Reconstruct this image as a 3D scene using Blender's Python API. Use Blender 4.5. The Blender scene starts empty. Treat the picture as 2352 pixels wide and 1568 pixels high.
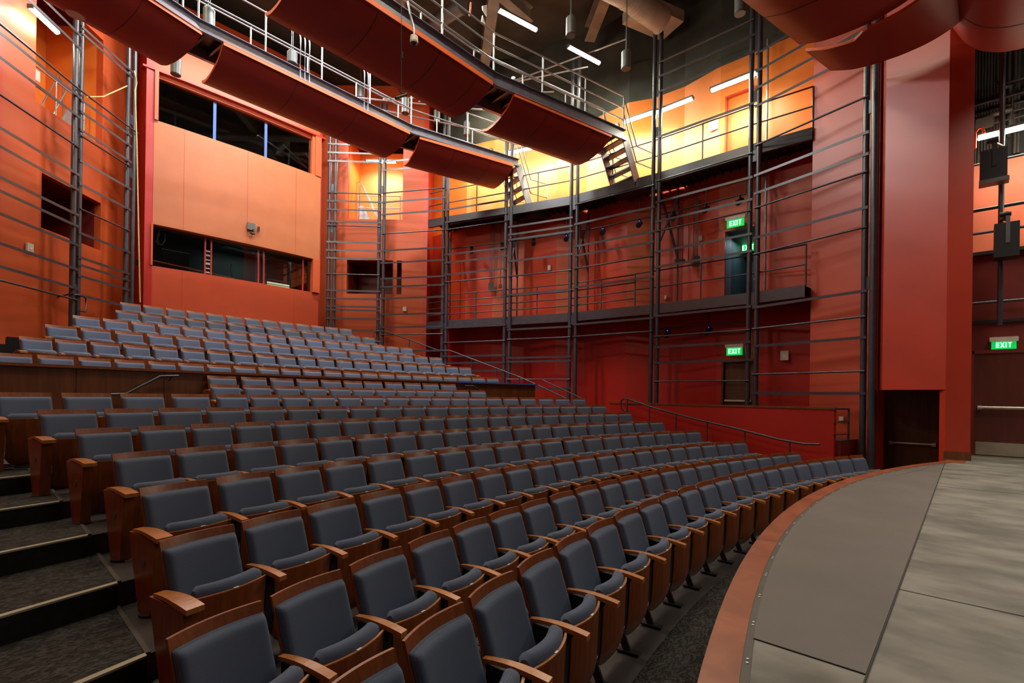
import bpy, math, random
from mathutils import Vector
R = math.radians
random.seed(7)
SC = bpy.context.scene
COL = SC.collection

# ------------------------------------------------------------------ camera, world, exposure
F_PX, HOR, W_PX, H_PX = 1139.4, 906.4, 2352.0, 1568.0
EYE = Vector((0.0, 0.0, 1.11))
_y, _r, _p = R(47.451), R(0.808), R(0.0758)
_f0 = Vector((math.sin(_y), math.cos(_y), 0)); _r0 = Vector((math.cos(_y), -math.sin(_y), 0)); _u0 = Vector((0, 0, 1))
FW = _f0*math.cos(_p) + _u0*math.sin(_p)
_u1 = _u0*math.cos(_p) - _f0*math.sin(_p)
RT = _r0*math.cos(_r) + _u1*math.sin(_r)
UP = _u1*math.cos(_r) - _r0*math.sin(_r)
cam_data = bpy.data.cameras.new('camera')
cam_data.sensor_width = 36.0
cam_data.lens = F_PX/W_PX*36.0
cam_data.shift_y = (HOR - H_PX/2)/W_PX
cam_data.clip_start = 0.05; cam_data.clip_end = 200
cam = bpy.data.objects.new('camera', cam_data)
from mathutils import Matrix
M = Matrix(((RT.x, UP.x, -FW.x, EYE.x), (RT.y, UP.y, -FW.y, EYE.y), (RT.z, UP.z, -FW.z, EYE.z), (0, 0, 0, 1)))
cam.matrix_world = M
COL.objects.link(cam)
SC.camera = cam
SC.view_settings.view_transform = 'Standard'
SC.view_settings.look = 'None'
SC.view_settings.exposure = 0.0
SC.view_settings.gamma = 1.0
SC.view_settings.use_curve_mapping = False
world = bpy.data.worlds.new('world'); SC.world = world
world.use_nodes = True
world.node_tree.nodes['Background'].inputs[0].default_value = (0.05, 0.05, 0.055, 1)
world.node_tree.nodes['Background'].inputs[1].default_value = 0.3

def area_light(name, loc, size, size_y, power, color=(1, .97, .9), rot=(0, 0, 0), spread=180):
    d = bpy.data.lights.new(name, 'AREA'); d.shape = 'RECTANGLE'; d.size = size; d.size_y = size_y
    d.energy = power; d.color = color; d.spread = R(spread)
    o = bpy.data.objects.new(name, d); o.location = loc; o.rotation_euler = rot; COL.objects.link(o)
    return o
WARM = (1.0, .93, .80)
# the stage's overhead work lights, behind and above the camera
area_light('stage_work_light', (5.0, -2.4, 8.6), 4, 1.0, 95, WARM, (0, 0, 0), 130)
area_light('stage_work_light', (10.8, -2.4, 8.6), 3, 1.0, 150, WARM, (0, 0, 0), 130)
# house work lights in the grid above the seating
area_light('house_work_light', (6.4, 15.95, 12.85), 6, .5, 950, (1, .95, .86))
area_light('house_work_light', (6.4, 11.3, 12.2), 5, .4, 850, (.97, .98, 1))
area_light('house_work_light', (5.6, 6.9, 12.0), 5, .4, 330, (1, .87, .64))
area_light('house_work_light', (12.9, 12.9, 12.6), .6, 1.6, 220, (1, .87, .64))
area_light('house_work_light', (.9, 12.7, 12.6), .6, 1.6, 110, (1, .87, .64))

# ------------------------------------------------------------------ photo measurements -> points at real depths
CX, CY = 6.368, -15.814          # centre of the seating arcs and of the stage front
def ray(px, py): return FW + RT*((px - 1176.0)/F_PX) + UP*((HOR - py)/F_PX)
def on_plane(px, py, n, d):
    r = ray(px, py); n = Vector(n); t = (d - EYE.dot(n))/r.dot(n); return EYE + r*t
def at_x(px, py, x): return on_plane(px, py, (1, 0, 0), x)
def at_y(px, py, y): return on_plane(px, py, (0, 1, 0), y)
def at_z(px, py, z): return on_plane(px, py, (0, 0, 1), z)
def on_wall(px, py, a, b, off=0.0):
    """point on the vertical plane through plan points a, b (moved off metres along its left normal)"""
    dx, dy = b[0]-a[0], b[1]-a[1]; l = math.hypot(dx, dy); n = (-dy/l, dx/l, 0)
    return on_plane(px, py, n, n[0]*a[0] + n[1]*a[1] + off)
def height_at(py, x, y, px=None):
    """height of the point above plan position x, y that is seen at image row py"""
    if px is None: px = 1176.0
    for _ in range(4):
        d = Vector((x, y, 1.11)) - EYE
        r = ray(px, py); s = math.hypot(d.x, d.y)/math.hypot(r.x, r.y); z = EYE.z + r.z*s
        v = Vector((x, y, z)) - EYE; w = v.dot(FW); px = 1176.0 + F_PX*v.dot(RT)/w
    return z
def pol(rad, deg, z=0.0): return Vector((CX + rad*math.sin(R(deg)), CY + rad*math.cos(R(deg)), z))
def mir(p): return (2*CX - p[0], p[1]) if len(p) == 2 else (2*CX - p[0], p[1], p[2])

# ------------------------------------------------------------------ materials
def nt(name):
    m = bpy.data.materials.new(name); m.use_nodes = True
    t = m.node_tree; b = t.nodes['Principled BSDF']
    return m, t, b
def N(t, kind, **kw):
    n = t.nodes.new(kind)
    for k, v in kw.items():
        if k in n.inputs.keys() if hasattr(n.inputs, 'keys') else False: n.inputs[k].default_value = v
        else: setattr(n, k, v)
    return n
def paint(name, col, rough=.5, var=.12, scale=3.0, bump=.0, spec=.5, col2=None, metallic=0.0, stretch=(1, 1, 1), detail=4):
    m, t, b = nt(name)
    tc = t.nodes.new('ShaderNodeTexCoord'); mp = t.nodes.new('ShaderNodeMapping'); mp.inputs['Scale'].default_value = stretch
    nz = t.nodes.new('ShaderNodeTexNoise'); nz.inputs['Scale'].default_value = scale; nz.inputs['Detail'].default_value = detail
    cr = t.nodes.new('ShaderNodeValToRGB')
    c2 = col2 or tuple(min(1, c*(1+var)) for c in col); c1 = col if col2 else tuple(c*(1-var) for c in col)
    cr.color_ramp.elements[0].color = (*c1, 1); cr.color_ramp.elements[1].color = (*c2, 1)
    cr.color_ramp.elements[0].position = .35; cr.color_ramp.elements[1].position = .65
    t.links.new(tc.outputs['Object'], mp.inputs['Vector']); t.links.new(mp.outputs[0], nz.inputs['Vector'])
    t.links.new(nz.outputs['Fac'], cr.inputs[0]); t.links.new(cr.outputs[0], b.inputs['Base Color'])
    b.inputs['Roughness'].default_value = rough; b.inputs['Metallic'].default_value = metallic
    b.inputs['Specular IOR Level'].default_value = spec
    if bump:
        bp = t.nodes.new('ShaderNodeBump'); bp.inputs['Strength'].default_value = bump; bp.inputs['Distance'].default_value = .01
        n2 = t.nodes.new('ShaderNodeTexNoise'); n2.inputs['Scale'].default_value = scale*12
        t.links.new(mp.outputs[0], n2.inputs['Vector']); t.links.new(n2.outputs['Fac'], bp.inputs['Height']); t.links.new(bp.outputs[0], b.inputs['Normal'])
    return m
def wood(name, c1, c2, rough=.35, scale=(14, 14, 1.2), coat=.15):
    m, t, b = nt(name)
    tc = t.nodes.new('ShaderNodeTexCoord'); mp = t.nodes.new('ShaderNodeMapping'); mp.inputs['Scale'].default_value = scale
    nz = t.nodes.new('ShaderNodeTexNoise'); nz.inputs['Scale'].default_value = 2.2; nz.inputs['Detail'].default_value = 6; nz.inputs['Distortion'].default_value = .8
    cr = t.nodes.new('ShaderNodeValToRGB')
    cr.color_ramp.elements[0].color = (*c1, 1); cr.color_ramp.elements[1].color = (*c2, 1)
    cr.color_ramp.elements[0].position = .3; cr.color_ramp.elements[1].position = .7
    t.links.new(tc.outputs['Object'], mp.inputs['Vector']); t.links.new(mp.outputs[0], nz.inputs['Vector'])
    t.links.new(nz.outputs['Fac'], cr.inputs[0]); t.links.new(cr.outputs[0], b.inputs['Base Color'])
    b.inputs['Roughness'].default_value = rough
    b.inputs['Coat Weight'].default_value = coat; b.inputs['Coat Roughness'].default_value = .25
    return m
def emis(name, col, strength):
    m, t, b = nt(name)
    b.inputs['Base Color'].default_value = (*col, 1)
    b.inputs['Emission Color'].default_value = (*col, 1); b.inputs['Emission Strength'].default_value = strength
    return m
def fabric(name, col):
    m, t, b = nt(name)
    tc = t.nodes.new('ShaderNodeTexCoord')
    w1 = t.nodes.new('ShaderNodeTexWave'); w1.inputs['Scale'].default_value = 70; w1.bands_direction = 'X'
    w2 = t.nodes.new('ShaderNodeTexWave'); w2.inputs['Scale'].default_value = 70; w2.bands_direction = 'Z'
    mul = t.nodes.new('ShaderNodeMath'); mul.operation = 'MULTIPLY'
    cr = t.nodes.new('ShaderNodeValToRGB')
    cr.color_ramp.elements[0].color = (*[c*.72 for c in col], 1); cr.color_ramp.elements[1].color = (*[min(1, c*1.35) for c in col], 1)
    t.links.new(tc.outputs['Object'], w1.inputs['Vector']); t.links.new(tc.outputs['Object'], w2.inputs['Vector'])
    t.links.new(w1.outputs['Fac'], mul.inputs[0]); t.links.new(w2.outputs['Fac'], mul.inputs[1])
    t.links.new(mul.outputs[0], cr.inputs[0]); t.links.new(cr.outputs[0], b.inputs['Base Color'])
    bp = t.nodes.new('ShaderNodeBump'); bp.inputs['Strength'].default_value = .35; bp.inputs['Distance'].default_value = .003
    t.links.new(mul.outputs[0], bp.inputs['Height']); t.links.new(bp.outputs[0], b.inputs['Normal'])
    b.inputs['Roughness'].default_value = .85
    b.inputs['Sheen Weight'].default_value = .25; b.inputs['Sheen Roughness'].default_value = .5
    b.inputs['Sheen Tint'].default_value = (.6, .7, .9, 1)
    return m
def carpet(name):
    m, t, b = nt(name)
    tc = t.nodes.new('ShaderNodeTexCoord'); mp = t.nodes.new('ShaderNodeMapping'); mp.inputs['Scale'].default_value = (.38, .95, .95)
    nz = t.nodes.new('ShaderNodeTexNoise'); nz.inputs['Scale'].default_value = 4.5; nz.inputs['Detail'].default_value = 7; nz.inputs['Distortion'].default_value = 3.2
    wv = t.nodes.new('ShaderNodeTexWave'); wv.inputs['Scale'].default_value = 6; wv.inputs['Distortion'].default_value = 22; wv.inputs['Detail'].default_value = 7; wv.inputs['Detail Scale'].default_value = 2.4; wv.inputs['Detail Roughness'].default_value = .65
    mx = t.nodes.new('ShaderNodeMath'); mx.operation = 'MULTIPLY'
    cr = t.nodes.new('ShaderNodeValToRGB')
    cr.color_ramp.elements[0].color = (.022, .020, .017, 1); cr.color_ramp.elements[1].color = (.075, .073, .076, 1)
    e = cr.color_ramp.elements.new(.28); e.color = (.045, .042, .036, 1)
    cr.color_ramp.elements[0].position = .06; cr.color_ramp.elements[2].position = .62
    t.links.new(tc.outputs['Object'], mp.inputs['Vector'])
    t.links.new(mp.outputs[0], nz.inputs['Vector']); t.links.new(mp.outputs[0], wv.inputs['Vector'])
    t.links.new(nz.outputs['Fac'], mx.inputs[0]); t.links.new(wv.outputs['Fac'], mx.inputs[1])
    t.links.new(mx.outputs[0], cr.inputs[0]); t.links.new(cr.outputs[0], b.inputs['Base Color'])
    b.inputs['Roughness'].default_value = .95; b.inputs['Specular IOR Level'].default_value = .15
    return m
MT = dict(
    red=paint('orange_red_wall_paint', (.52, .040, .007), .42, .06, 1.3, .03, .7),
    red_dim=paint('shaded_wall_and_joint_red', (.42, .012, .006), .45, .06, 1.3, .03, .5),  # darker copy of the wall red, shade put in; also booth joints
    red_pier=paint('proscenium_red_paint', (.44, .030, .008), .38, .06, 1.3, .02, .85),
    red_front=paint('side_panel_red_paint', (.46, .052, .013), .42, .06, 1.3, .02, .75),
    red_deep=paint('deep_red_wall_paint', (.40, .010, .004), .45, .08, 1.3, .03, .6),
    orange=paint('lamplit_upper_orange', (.78, .21, .028), .45, .05, 1.3, .03, .6),  # wall red brightened to orange, tube light put into the colour
    red_panel=paint('lit_panel_orange', (.52, .078, .016), .48, .05, 1.3, .02, .5),  # lighter copy of the wall red; light and sheen put into it
    booth=paint('booth_orange_paint', (.48, .052, .008), .5, .05, 1.6, .02, .6),
    booth_up=paint('lit_booth_upper_panel', (.44, .125, .042), .5, .05, 1.6, .02, .5),  # lighter copy of booth, the light on the upper panel mixed in
    cloud=paint('reflector_red_paint', (.30, .026, .015), .5, .05, 1.2, 0, .4),
    rim=paint('lit_rim_orange', (.70, .13, .03), .5, .05, 2, 0, .4),  # brighter than the sheet, light on the edges put into the colour
    steel=paint('blue_grey_steel_paint', (.040, .040, .052), .32, .15, 6, .04, .6),
    beam=paint('lighter_steel_beam_paint', (.115, .118, .165), .35, .15, 5, .03, .6),
    galv=paint('galvanised_pipe', (.30, .30, .31), .32, .1, 8, 0, .6, metallic=.5),
    conduit=paint('grey_conduit_paint', (.10, .085, .085), .45, .1, 6),
    black=paint('black_metal', (.012, .012, .013), .45, .2, 6),
    ceil=paint('dark_ceiling', (.045, .050, .040), .85, .3, 1.0),
    ceilbeam=paint('grey_ceiling_steel', (.20, .20, .17), .7, .2, 2),
    duct=paint('duct_metal', (.34, .31, .26), .5, .12, 2, stretch=(1, 1, 1)),
    can=paint('grey_lamp_can', (.13, .135, .13), .4, .1, 4, metallic=.3),
    seatwood=wood('cherry_veneer', (.17, .038, .008), (.27, .070, .016)),
    armwood=wood('cherry_armrest', (.36, .125, .032), (.50, .19, .055), .3),
    wallwood=wood('dark_cherry_panelling', (.115, .034, .010), (.20, .062, .018), .4, (5, 5, .5)),
    doorwood=wood('brown_door_veneer', (.060, .024, .008), (.11, .045, .014), .4, (8, 8, .6)),
    doorred=wood('dark_red_door', (.085, .016, .010), (.12, .022, .013), .4, (6, 6, .6)),
    lip=wood('stage_edge_wood', (.20, .044, .014), (.33, .088, .030), .42, (1.6, 1.6, 1.6), .2),
    stage=paint('worn_grey_stage_paint', (.110, .103, .088), .6, .1, 2.2, .12, .4, col2=(.235, .222, .190), stretch=(1.7, 1.0, 1), detail=12),
    mat=paint('smooth_brown_grey_deck', (.118, .104, .094), .55, .06, 1.5, .03, .4, col2=(.138, .123, .110)),
    seam=paint('dark_seam', (.03, .028, .025), .8),
    lipdark=paint('dark_edge_strip', (.075, .068, .06), .5),
    concrete=paint('dark_painted_floor', (.032, .029, .028), .42, .1, 2.0, .08, .5, col2=(.062, .057, .055), detail=8),
    carpet=carpet('swirl_carpet'),
    riser=paint('black_carpet_riser', (.012, .011, .010), .95, .3, 20),
    nosing=paint('beige_nosing', (.42, .37, .27), .7),
    fabric=fabric('blue_grey_woven_fabric', (.078, .102, .172)),
    glass=None,
    tape=paint('blue_masking_tape', (.05, .12, .42), .7, .1, 20),
    white=paint('white_plate', (.75, .73, .68), .5),
    cream=paint('cream_plastic', (.62, .57, .48), .45),
    metalbar=paint('brushed_door_bar', (.50, .44, .36), .35, .1, 10, metallic=.6),
    steelplate=paint('kick_plate', (.55, .50, .42), .28, .15, 3, metallic=.9),
    brass=paint('brass_plate', (.75, .58, .22), .35, .1, 5, metallic=.8),
    rope=paint('yellow_rope', (.55, .42, .16), .8, .15, 30),
    tube=emis('lit_fluorescent_tube', (1, .97, .70), 45),
    exitgreen=emis('exit_green', (.0, .50, .075), .9),
    exitletter=emis('exit_letter', (.45, 1.0, .68), 1.5),
    bluedot=emis('blue_led', (.03, .05, 1.0), 14),
    dark=paint('unlit_interior', (.010, .006, .006), .8),
    teal=paint('teal_corridor_wall', (.05, .085, .095), .6),
    paleblue=paint('pale_blue_jamb', (.22, .27, .36), .6),
    black_screen=paint('black_screen', (.006, .006, .007), .25),
    letters=paint('sticker_print', (.25, .25, .25), .6),
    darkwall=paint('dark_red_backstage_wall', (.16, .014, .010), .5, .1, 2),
    greywall=paint('dark_grey_backstage_wall', (.035, .036, .036), .7, .2, 2),
    boothwall=paint('booth_interior_grey_green', (.07, .085, .082), .7, .2, 1.5),
    pink=paint('lit_backstage_wall', (.55, .11, .05), .55, .1, 1.2),  # backstage wall brightened, light from above put into its colour
)
def glass_mat():
    m, t, b = nt('dark_control_room_glass')
    b.inputs['Base Color'].default_value = (.02, .025, .025, 1)
    b.inputs['Roughness'].default_value = .02; b.inputs['Transmission Weight'].default_value = .0
    g = t.nodes.new('ShaderNodeBsdfGlossy'); g.inputs['Roughness'].default_value = .01; g.inputs['Color'].default_value = (.9, .95, .95, 1)
    tr = t.nodes.new('ShaderNodeBsdfTransparent'); tr.inputs['Color'].default_value = (.75, .8, .8, 1)
    fr = t.nodes.new('ShaderNodeFresnel'); fr.inputs['IOR'].default_value = 1.6
    mx = t.nodes.new('ShaderNodeMixShader')
    out = t.nodes['Material Output']
    t.links.new(fr.outputs[0], mx.inputs[0]); t.links.new(tr.outputs[0], mx.inputs[1]); t.links.new(g.outputs[0], mx.inputs[2])
    t.links.new(mx.outputs[0], out.inputs['Surface'])
    t.nodes.remove(b)
    return m
MT['glass'] = glass_mat()

# ------------------------------------------------------------------ mesh builder
class MB:
    def __init__(s): s.v = []; s.f = []; s.sm = []
    def add(s, vs, fs, smooth=False):
        o = len(s.v); s.v += [tuple(v) for v in vs]
        for f in fs: s.f.append([i+o for i in f]); s.sm.append(smooth)
        return s
    def obox(s, c, ax, ay, az):
        c = Vector(c); ax, ay, az = Vector(ax), Vector(ay), Vector(az)
        vs = [c + ax*i + ay*j + az*k for i in (-.5, .5) for j in (-.5, .5) for k in (-.5, .5)]
        return s.add(vs, [(0, 1, 3, 2), (4, 6, 7, 5), (0, 4, 5, 1), (2, 3, 7, 6), (0, 2, 6, 4), (1, 5, 7, 3)])
    def box(s, x0, x1, y0, y1, z0, z1):
        return s.obox(((x0+x1)/2, (y0+y1)/2, (z0+z1)/2), (x1-x0, 0, 0), (0, y1-y0, 0), (0, 0, z1-z0))
    def bar(s, a, b, w, h):
        """rectangular bar from a to b, w wide (sideways), h high"""
        a, b = Vector(a), Vector(b); d = b-a
        side = d.cross(Vector((0, 0, 1)))
        if side.length < 1e-6: side = Vector((1, 0, 0))
        side.normalize(); up = side.cross(d).normalized()
        return s.obox((a+b)/2, d, side*w, up*h)
    def tube(s, pts, r, seg=8, cap=True):
        pts = [Vector(p) for p in pts]; n = len(pts); rings = []
        for i, p in enumerate(pts):
            d = (pts[min(i+1, n-1)] - pts[max(i-1, 0)]).normalized()
            a = d.cross(Vector((0, 0, 1)))
            if a.length < .05: a = d.cross(Vector((0, 1, 0)))
            a.normalize(); b = d.cross(a).normalized()
            rings.append([p + a*(r*math.cos(2*math.pi*k/seg)) + b*(r*math.sin(2*math.pi*k/seg)) for k in range(seg)])
        vs = [v for g in rings for v in g]
        fs = [(i*seg+k, i*seg+(k+1) % seg, (i+1)*seg+(k+1) % seg, (i+1)*seg+k) for i in range(n-1) for k in range(seg)]
        s.add(vs, fs, True)
        if cap:
            s.add(rings[0], [tuple(range(seg))[::-1]]); s.add(rings[-1], [tuple(range(seg))])
        return s
    def cyl(s, a, b, r, seg=12, r2=None):
        a, b = Vector(a), Vector(b); d = (b-a).normalized()
        u = d.cross(Vector((0, 0, 1)))
        if u.length < .05: u = Vector((1, 0, 0))
        u.normalize(); w = d.cross(u); r2 = r if r2 is None else r2
        A = [a + u*(r*math.cos(2*math.pi*k/seg)) + w*(r*math.sin(2*math.pi*k/seg)) for k in range(seg)]
        B = [b + u*(r2*math.cos(2*math.pi*k/seg)) + w*(r2*math.sin(2*math.pi*k/seg)) for k in range(seg)]
        s.add(A+B, [(k, (k+1) % seg, seg+(k+1) % seg, seg+k) for k in range(seg)], True)
        s.add(A, [tuple(range(seg))[::-1]]); s.add(B, [tuple(range(seg))])
        return s
    def prism(s, poly, z0, z1):
        n = len(poly)
        vs = [(x, y, z0) for x, y in poly] + [(x, y, z1) for x, y in poly]
        return s.add(vs, [tuple(range(n))[::-1], tuple(range(n, 2*n))] + [(i, (i+1) % n, n+(i+1) % n, n+i) for i in range(n)])
    def extrude(s, poly3, vec):
        n = len(poly3); v = Vector(vec)
        vs = [Vector(p) for p in poly3] + [Vector(p)+v for p in poly3]
        return s.add(vs, [tuple(range(n))[::-1], tuple(range(n, 2*n))] + [(i, (i+1) % n, n+(i+1) % n, n+i) for i in range(n)])
    def arc(s, r0, r1, a0, a1, z0, z1, n=40):
        """ring-shaped solid about the seating centre, angles in degrees"""
        vs = []
        for i in range(n+1):
            a = a0 + (a1-a0)*i/n
            vs += [pol(r0, a, z0), pol(r1, a, z0), pol(r1, a, z1), pol(r0, a, z1)]
        fs = []
        for i in range(n):
            o = 4*i
            for k in range(4): fs.append((o+k, o+4+k, o+4+(k+1) % 4, o+(k+1) % 4))
        fs += [(0, 1, 2, 3), (4*n+3, 4*n+2, 4*n+1, 4*n)]
        return s.add(vs, fs)
    def grid(s, rows, smooth=True, closed=False):
        n, m = len(rows), len(rows[0])
        vs = [p for r in rows for p in r]
        fs = [(i*m+k, i*m+(k+1) % m, (i+1)*m+(k+1) % m, (i+1)*m+k) for i in range(n-1) for k in range(m if closed else m-1)]
        return s.add(vs, fs, smooth)
    def build(s, name, mat, parent=None, off=None):
        me = bpy.data.meshes.new(name)
        root = parent
        while root is not None and root.parent is not None: root = root.parent
        o_ = Vector(off) if off is not None else (root.location.copy() if root is not None else None)
        if o_ is None:
            xs = [v[0] for v in s.v]; ys = [v[1] for v in s.v]; zs = [v[2] for v in s.v]
            o_ = Vector(((min(xs)+max(xs))/2, (min(ys)+max(ys))/2, min(zs)))
        me.from_pydata([(v[0]-o_.x, v[1]-o_.y, v[2]-o_.z) for v in s.v], [], s.f)
        me.polygons.foreach_set('use_smooth', s.sm)
        me.materials.append(MT[mat] if isinstance(mat, str) else mat)
        me.validate(); me.update()
        import bmesh as _b
        bm = _b.new(); bm.from_mesh(me); _b.ops.recalc_face_normals(bm, faces=bm.faces); bm.to_mesh(me); bm.free()
        o = bpy.data.objects.new(name, me); COL.objects.link(o)
        if parent is not None: o.parent = parent
        else: o.location = o_
        return o
def tag(o, label, cat, group=None, kind=None):
    if label: o['label'] = label
    if cat: o['category'] = cat
    if group: o['group'] = group
    if kind: o['kind'] = kind
    return o
def thing(name, label, cat, loc=(0, 0, 0), group=None):
    o = bpy.data.objects.new(name, None); COL.objects.link(o); o.location = loc; o.empty_display_size = .1
    return tag(o, label, cat, group)
def struct(mb, name, mat): 
    o = mb.build(name, mat); o['kind'] = 'structure'; return o
ORD = 'zeroth first second third fourth fifth sixth seventh eighth ninth tenth eleventh twelfth thirteenth fourteenth fifteenth sixteenth seventeenth eighteenth nineteenth twentieth'.split() + ['twenty-first', 'twenty-second', 'twenty-third', 'twenty-fourth', 'twenty-fifth']

# ------------------------------------------------------------------ seating data: arc radius, floor height, left edges (degrees), pitch
ROWS = {
    1: (18.373, -0.904, [-19.423, -17.676, -15.929, -14.212, -12.465, -10.721, -8.994, -7.168, -5.362, -3.608, -1.861, -0.043, 1.601, 3.436, 5.194, 6.974, 8.78, 10.513, 12.277, 13.977, 15.685, 17.405], 0.56),
    2: (19.36, -0.923, [-17.303, -15.699, -13.991, -12.283, -10.672, -9.1, -7.483, -5.785, -4.134, -2.446, -0.845, 0.905, 2.635, 4.314, 6.03, 7.684, 9.313, 10.875, 12.429, 14.1, 15.728], 0.558),
    3: (20.388, -0.758, [-15.794, -14.222, -12.626, -10.991, -9.399, -7.789, -6.127, -4.479, -2.837, -1.33, 0.298, 1.924, 3.557, 5.177, 6.769, 8.399, 9.978, 11.568, 13.124, 14.744], 0.576),
    4: (21.341, -0.568, [-14.852, -13.228, -11.679, -10.164, -8.539, -6.92, -5.285, -3.649, -2.049, -0.383, 1.091, 2.765, 4.344, 5.943, 7.554, 9.14, 10.708, 12.225, 13.71], 0.595),
    5: (22.274, -0.38, [-14.284, -12.897, -11.427, -9.972, -8.571, -7.075, -5.608, -4.128, -2.679, -1.218, 0.221, 1.723, 3.211, 4.62, 6.071, 7.547, 9.001, 10.334, 11.787, 13.248], 0.565),
    6: (23.163, -0.195, [-14.145, -12.766, -11.417, -10.111, -8.753, -7.414, -6.066, -4.741, -3.436, -2.038, -0.609, 0.79, 2.167, 3.569, 4.944, 6.234, 7.569, 8.831, 10.153, 11.466, 12.805], 0.543),
    7: (23.993, -0.018, [-14.208, -12.769, -11.397, -9.991, -8.526, -7.12, -5.749, -4.35, -2.931, -1.56, -0.152, 1.216, 2.614, 4.001, 5.431, 6.795, 8.172, 9.632, 11.025, 12.413], 0.585),
    8: (24.922, 0.164, [-14.426, -13.001, -11.554, -10.097, -8.642, -7.391, -6.125, -4.861, -3.563, -2.296, -0.978, 0.415, 1.778, 3.035, 4.302, 5.59, 6.887, 8.247, 9.746, 11.185, 12.649], 0.573),
    9: (25.955, 0.334, [-7.792, -6.514, -5.217, -3.931, -2.621, -1.408, -0.09, 1.187, 2.424, 3.684, 4.968, 6.24], 0.579),
    10: (26.996, 0.519, [-6.932, -5.566, -4.296, -3.041, -1.805, -0.57, 0.589, 1.872, 3.12, 4.35, 5.615], 0.59),
    11: (28.053, 0.789, [-12.676, -11.565, -10.437, -9.352, -8.224, -7.158, -6.037, -4.926, -3.819, -2.73, -1.626, -0.494, 0.634, 1.727, 2.792, 3.913, 5.032, 6.147, 7.259, 8.353, 9.451, 10.623], 0.544),
    12: (29.09, 1.163, [-11.506, -10.524, -9.463, -8.396, -7.373, -6.293, -5.221, -4.121, -3.045, -1.974, -0.902, 0.17, 1.262, 2.335, 3.413, 4.462, 5.604, 6.646, 7.663, 8.728, 9.737], 0.544),
    13: (30.098, 1.526, [-10.302, -9.224, -8.084, -6.932, -5.802, -4.686, -3.601, -2.509, -1.42, -0.316, 0.775, 1.863, 3.009, 4.09, 5.195, 6.344, 7.477, 8.571], 0.58),
    14: (31.12, 1.891, [-8.952, -7.95, -6.922, -5.899, -4.885, -3.88, -2.87, -1.795, -0.791, 0.296, 1.309, 2.391, 3.414, 4.419, 5.432, 6.438, 7.441], 0.55),
    15: (32.133, 2.259, [-6.978, -6.038, -5.06, -4.12, -3.181, -2.178, -1.189, -0.191, 0.794, 1.791, 2.805, 3.723, 4.645, 5.634], 0.552),
    16: (33.135, 2.621, [-6.321, -5.406, -4.448, -3.534, -2.619, -1.669, -0.714, 0.228, 1.175, 2.147, 3.068, 3.985, 4.9], 0.539),
}

def floor_z(k): return ROWS[k][1] if k > 2 else -.915
def front_r(k): return ROWS[k-1][0] + .03
LIP_R = 17.164
# ------------------------------------------------------------------ stage
def circ_y(x, r): return CY + math.sqrt(max(0, r*r - (x-CX)**2))
def stage_poly(x0, x1, y_back, r, n=110):
    pts = [(x0 + (x1-x0)*i/n, circ_y(x0 + (x1-x0)*i/n, r)) for i in range(n+1)]
    return pts + [(x1, y_back), (x0, y_back)]
R_IN = 16.988
stage = MB(); stage.prism(stage_poly(-4.5, 12.62, -6.5, R_IN), -.25, 0.0)
struct(stage, 'floor', 'stage')
bs = MB(); bs.prism([(12.62, -6.5), (16.4, -6.5), (16.4, .32), (12.62, .32)], -.25, -.001)
struct(bs, 'floor', 'stage')
apron = MB(); pts = [(x, circ_y(x, R_IN)) for x in [2.46 + (11.78-2.46)*i/80 for i in range(81)]]
apron.prism([(2.46, .293)] + pts + [(11.8, .293)], .0, .004)
struct(apron, 'floor', 'mat')
seams = MB()
seams.box(-4, 12.5, .285, .291, .0, .0055)
seams.box(3.704, 3.708, -5, .283, .0, .003); seams.box(2.455, 2.46, .293, circ_y(2.46, R_IN), .0, .0055)
seams.box(8.6, 8.604, -5, .283, .0, .003); seams.box(-4, 12.6, -2.15, -2.146, .0, .003); seams.box(-4, 12.6, -.934, -.931, .0, .0022)
struct(seams, 'floor', 'seam')
a_l, a_r = -36.5, 20.6
lip = MB(); lip.arc(17.02, LIP_R, a_l, a_r, -.05, .004, 60); 
struct(lip, 'trim_1', 'lip')
strip = MB(); strip.arc(16.985, 17.02, a_l, a_r, -.05, .002, 60); struct(strip, 'trim_2', 'lipdark')
scr = MB()
for i in range(24):
    a = -15.5 + i*1.35
    for da in (0, .12): c = pol(17.0, a+da, .003); scr.cyl(c, c + Vector((0, 0, .002)), .006, 6)
struct(scr, 'trim_3', 'white')
fas = MB(); fas.arc(17.05, 17.13, a_l, a_r, -.92, -.05, 60); struct(fas, 'wall_stage_front', 'doorwood')
pb = MB(); pb.box(12.1, 12.62, .02, .29, -.02, .006); struct(pb, 'trim_4', 'lip')

# ------------------------------------------------------------------ house floor: pit, row terraces, carpeted aisle
def amax(r, xm=13.3): return math.degrees(math.asin(min(.99, (xm-CX)/r)))
fl = MB(); fl.arc(17.1, front_r(3), -30, 20, -1.1, -.915, 40); struct(fl, 'floor', 'concrete')
cp = MB(); cp.arc(17.14, 17.83, -30, 19.5, -.915, -.907, 40); struct(cp, 'floor', 'carpet')
for k in range(3, 9):
    r0 = front_r(k); r1 = front_r(k+1) if k < 8 else 27.0
    t = MB(); t.arc(r0, r1+.02, -28, amax(r0), -1.1, ROWS[k][1], 40); struct(t, 'floor', 'concrete')
for k in (9, 10):
    r0 = front_r(k); r1 = front_r(k+1)
    t = MB(); t.arc(r0, min(r1, 27.05), ROWS[k][2][0]-.9, amax(r0), 0, ROWS[k][1], 30); struct(t, 'floor', 'concrete')
AX = .74                                                   # right edge of the carpeted aisle
def aisle_x(k): return {3: .80, 4: .76, 5: .77, 6: .71, 7: .60, 8: .45}.get(k, .3)
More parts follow.
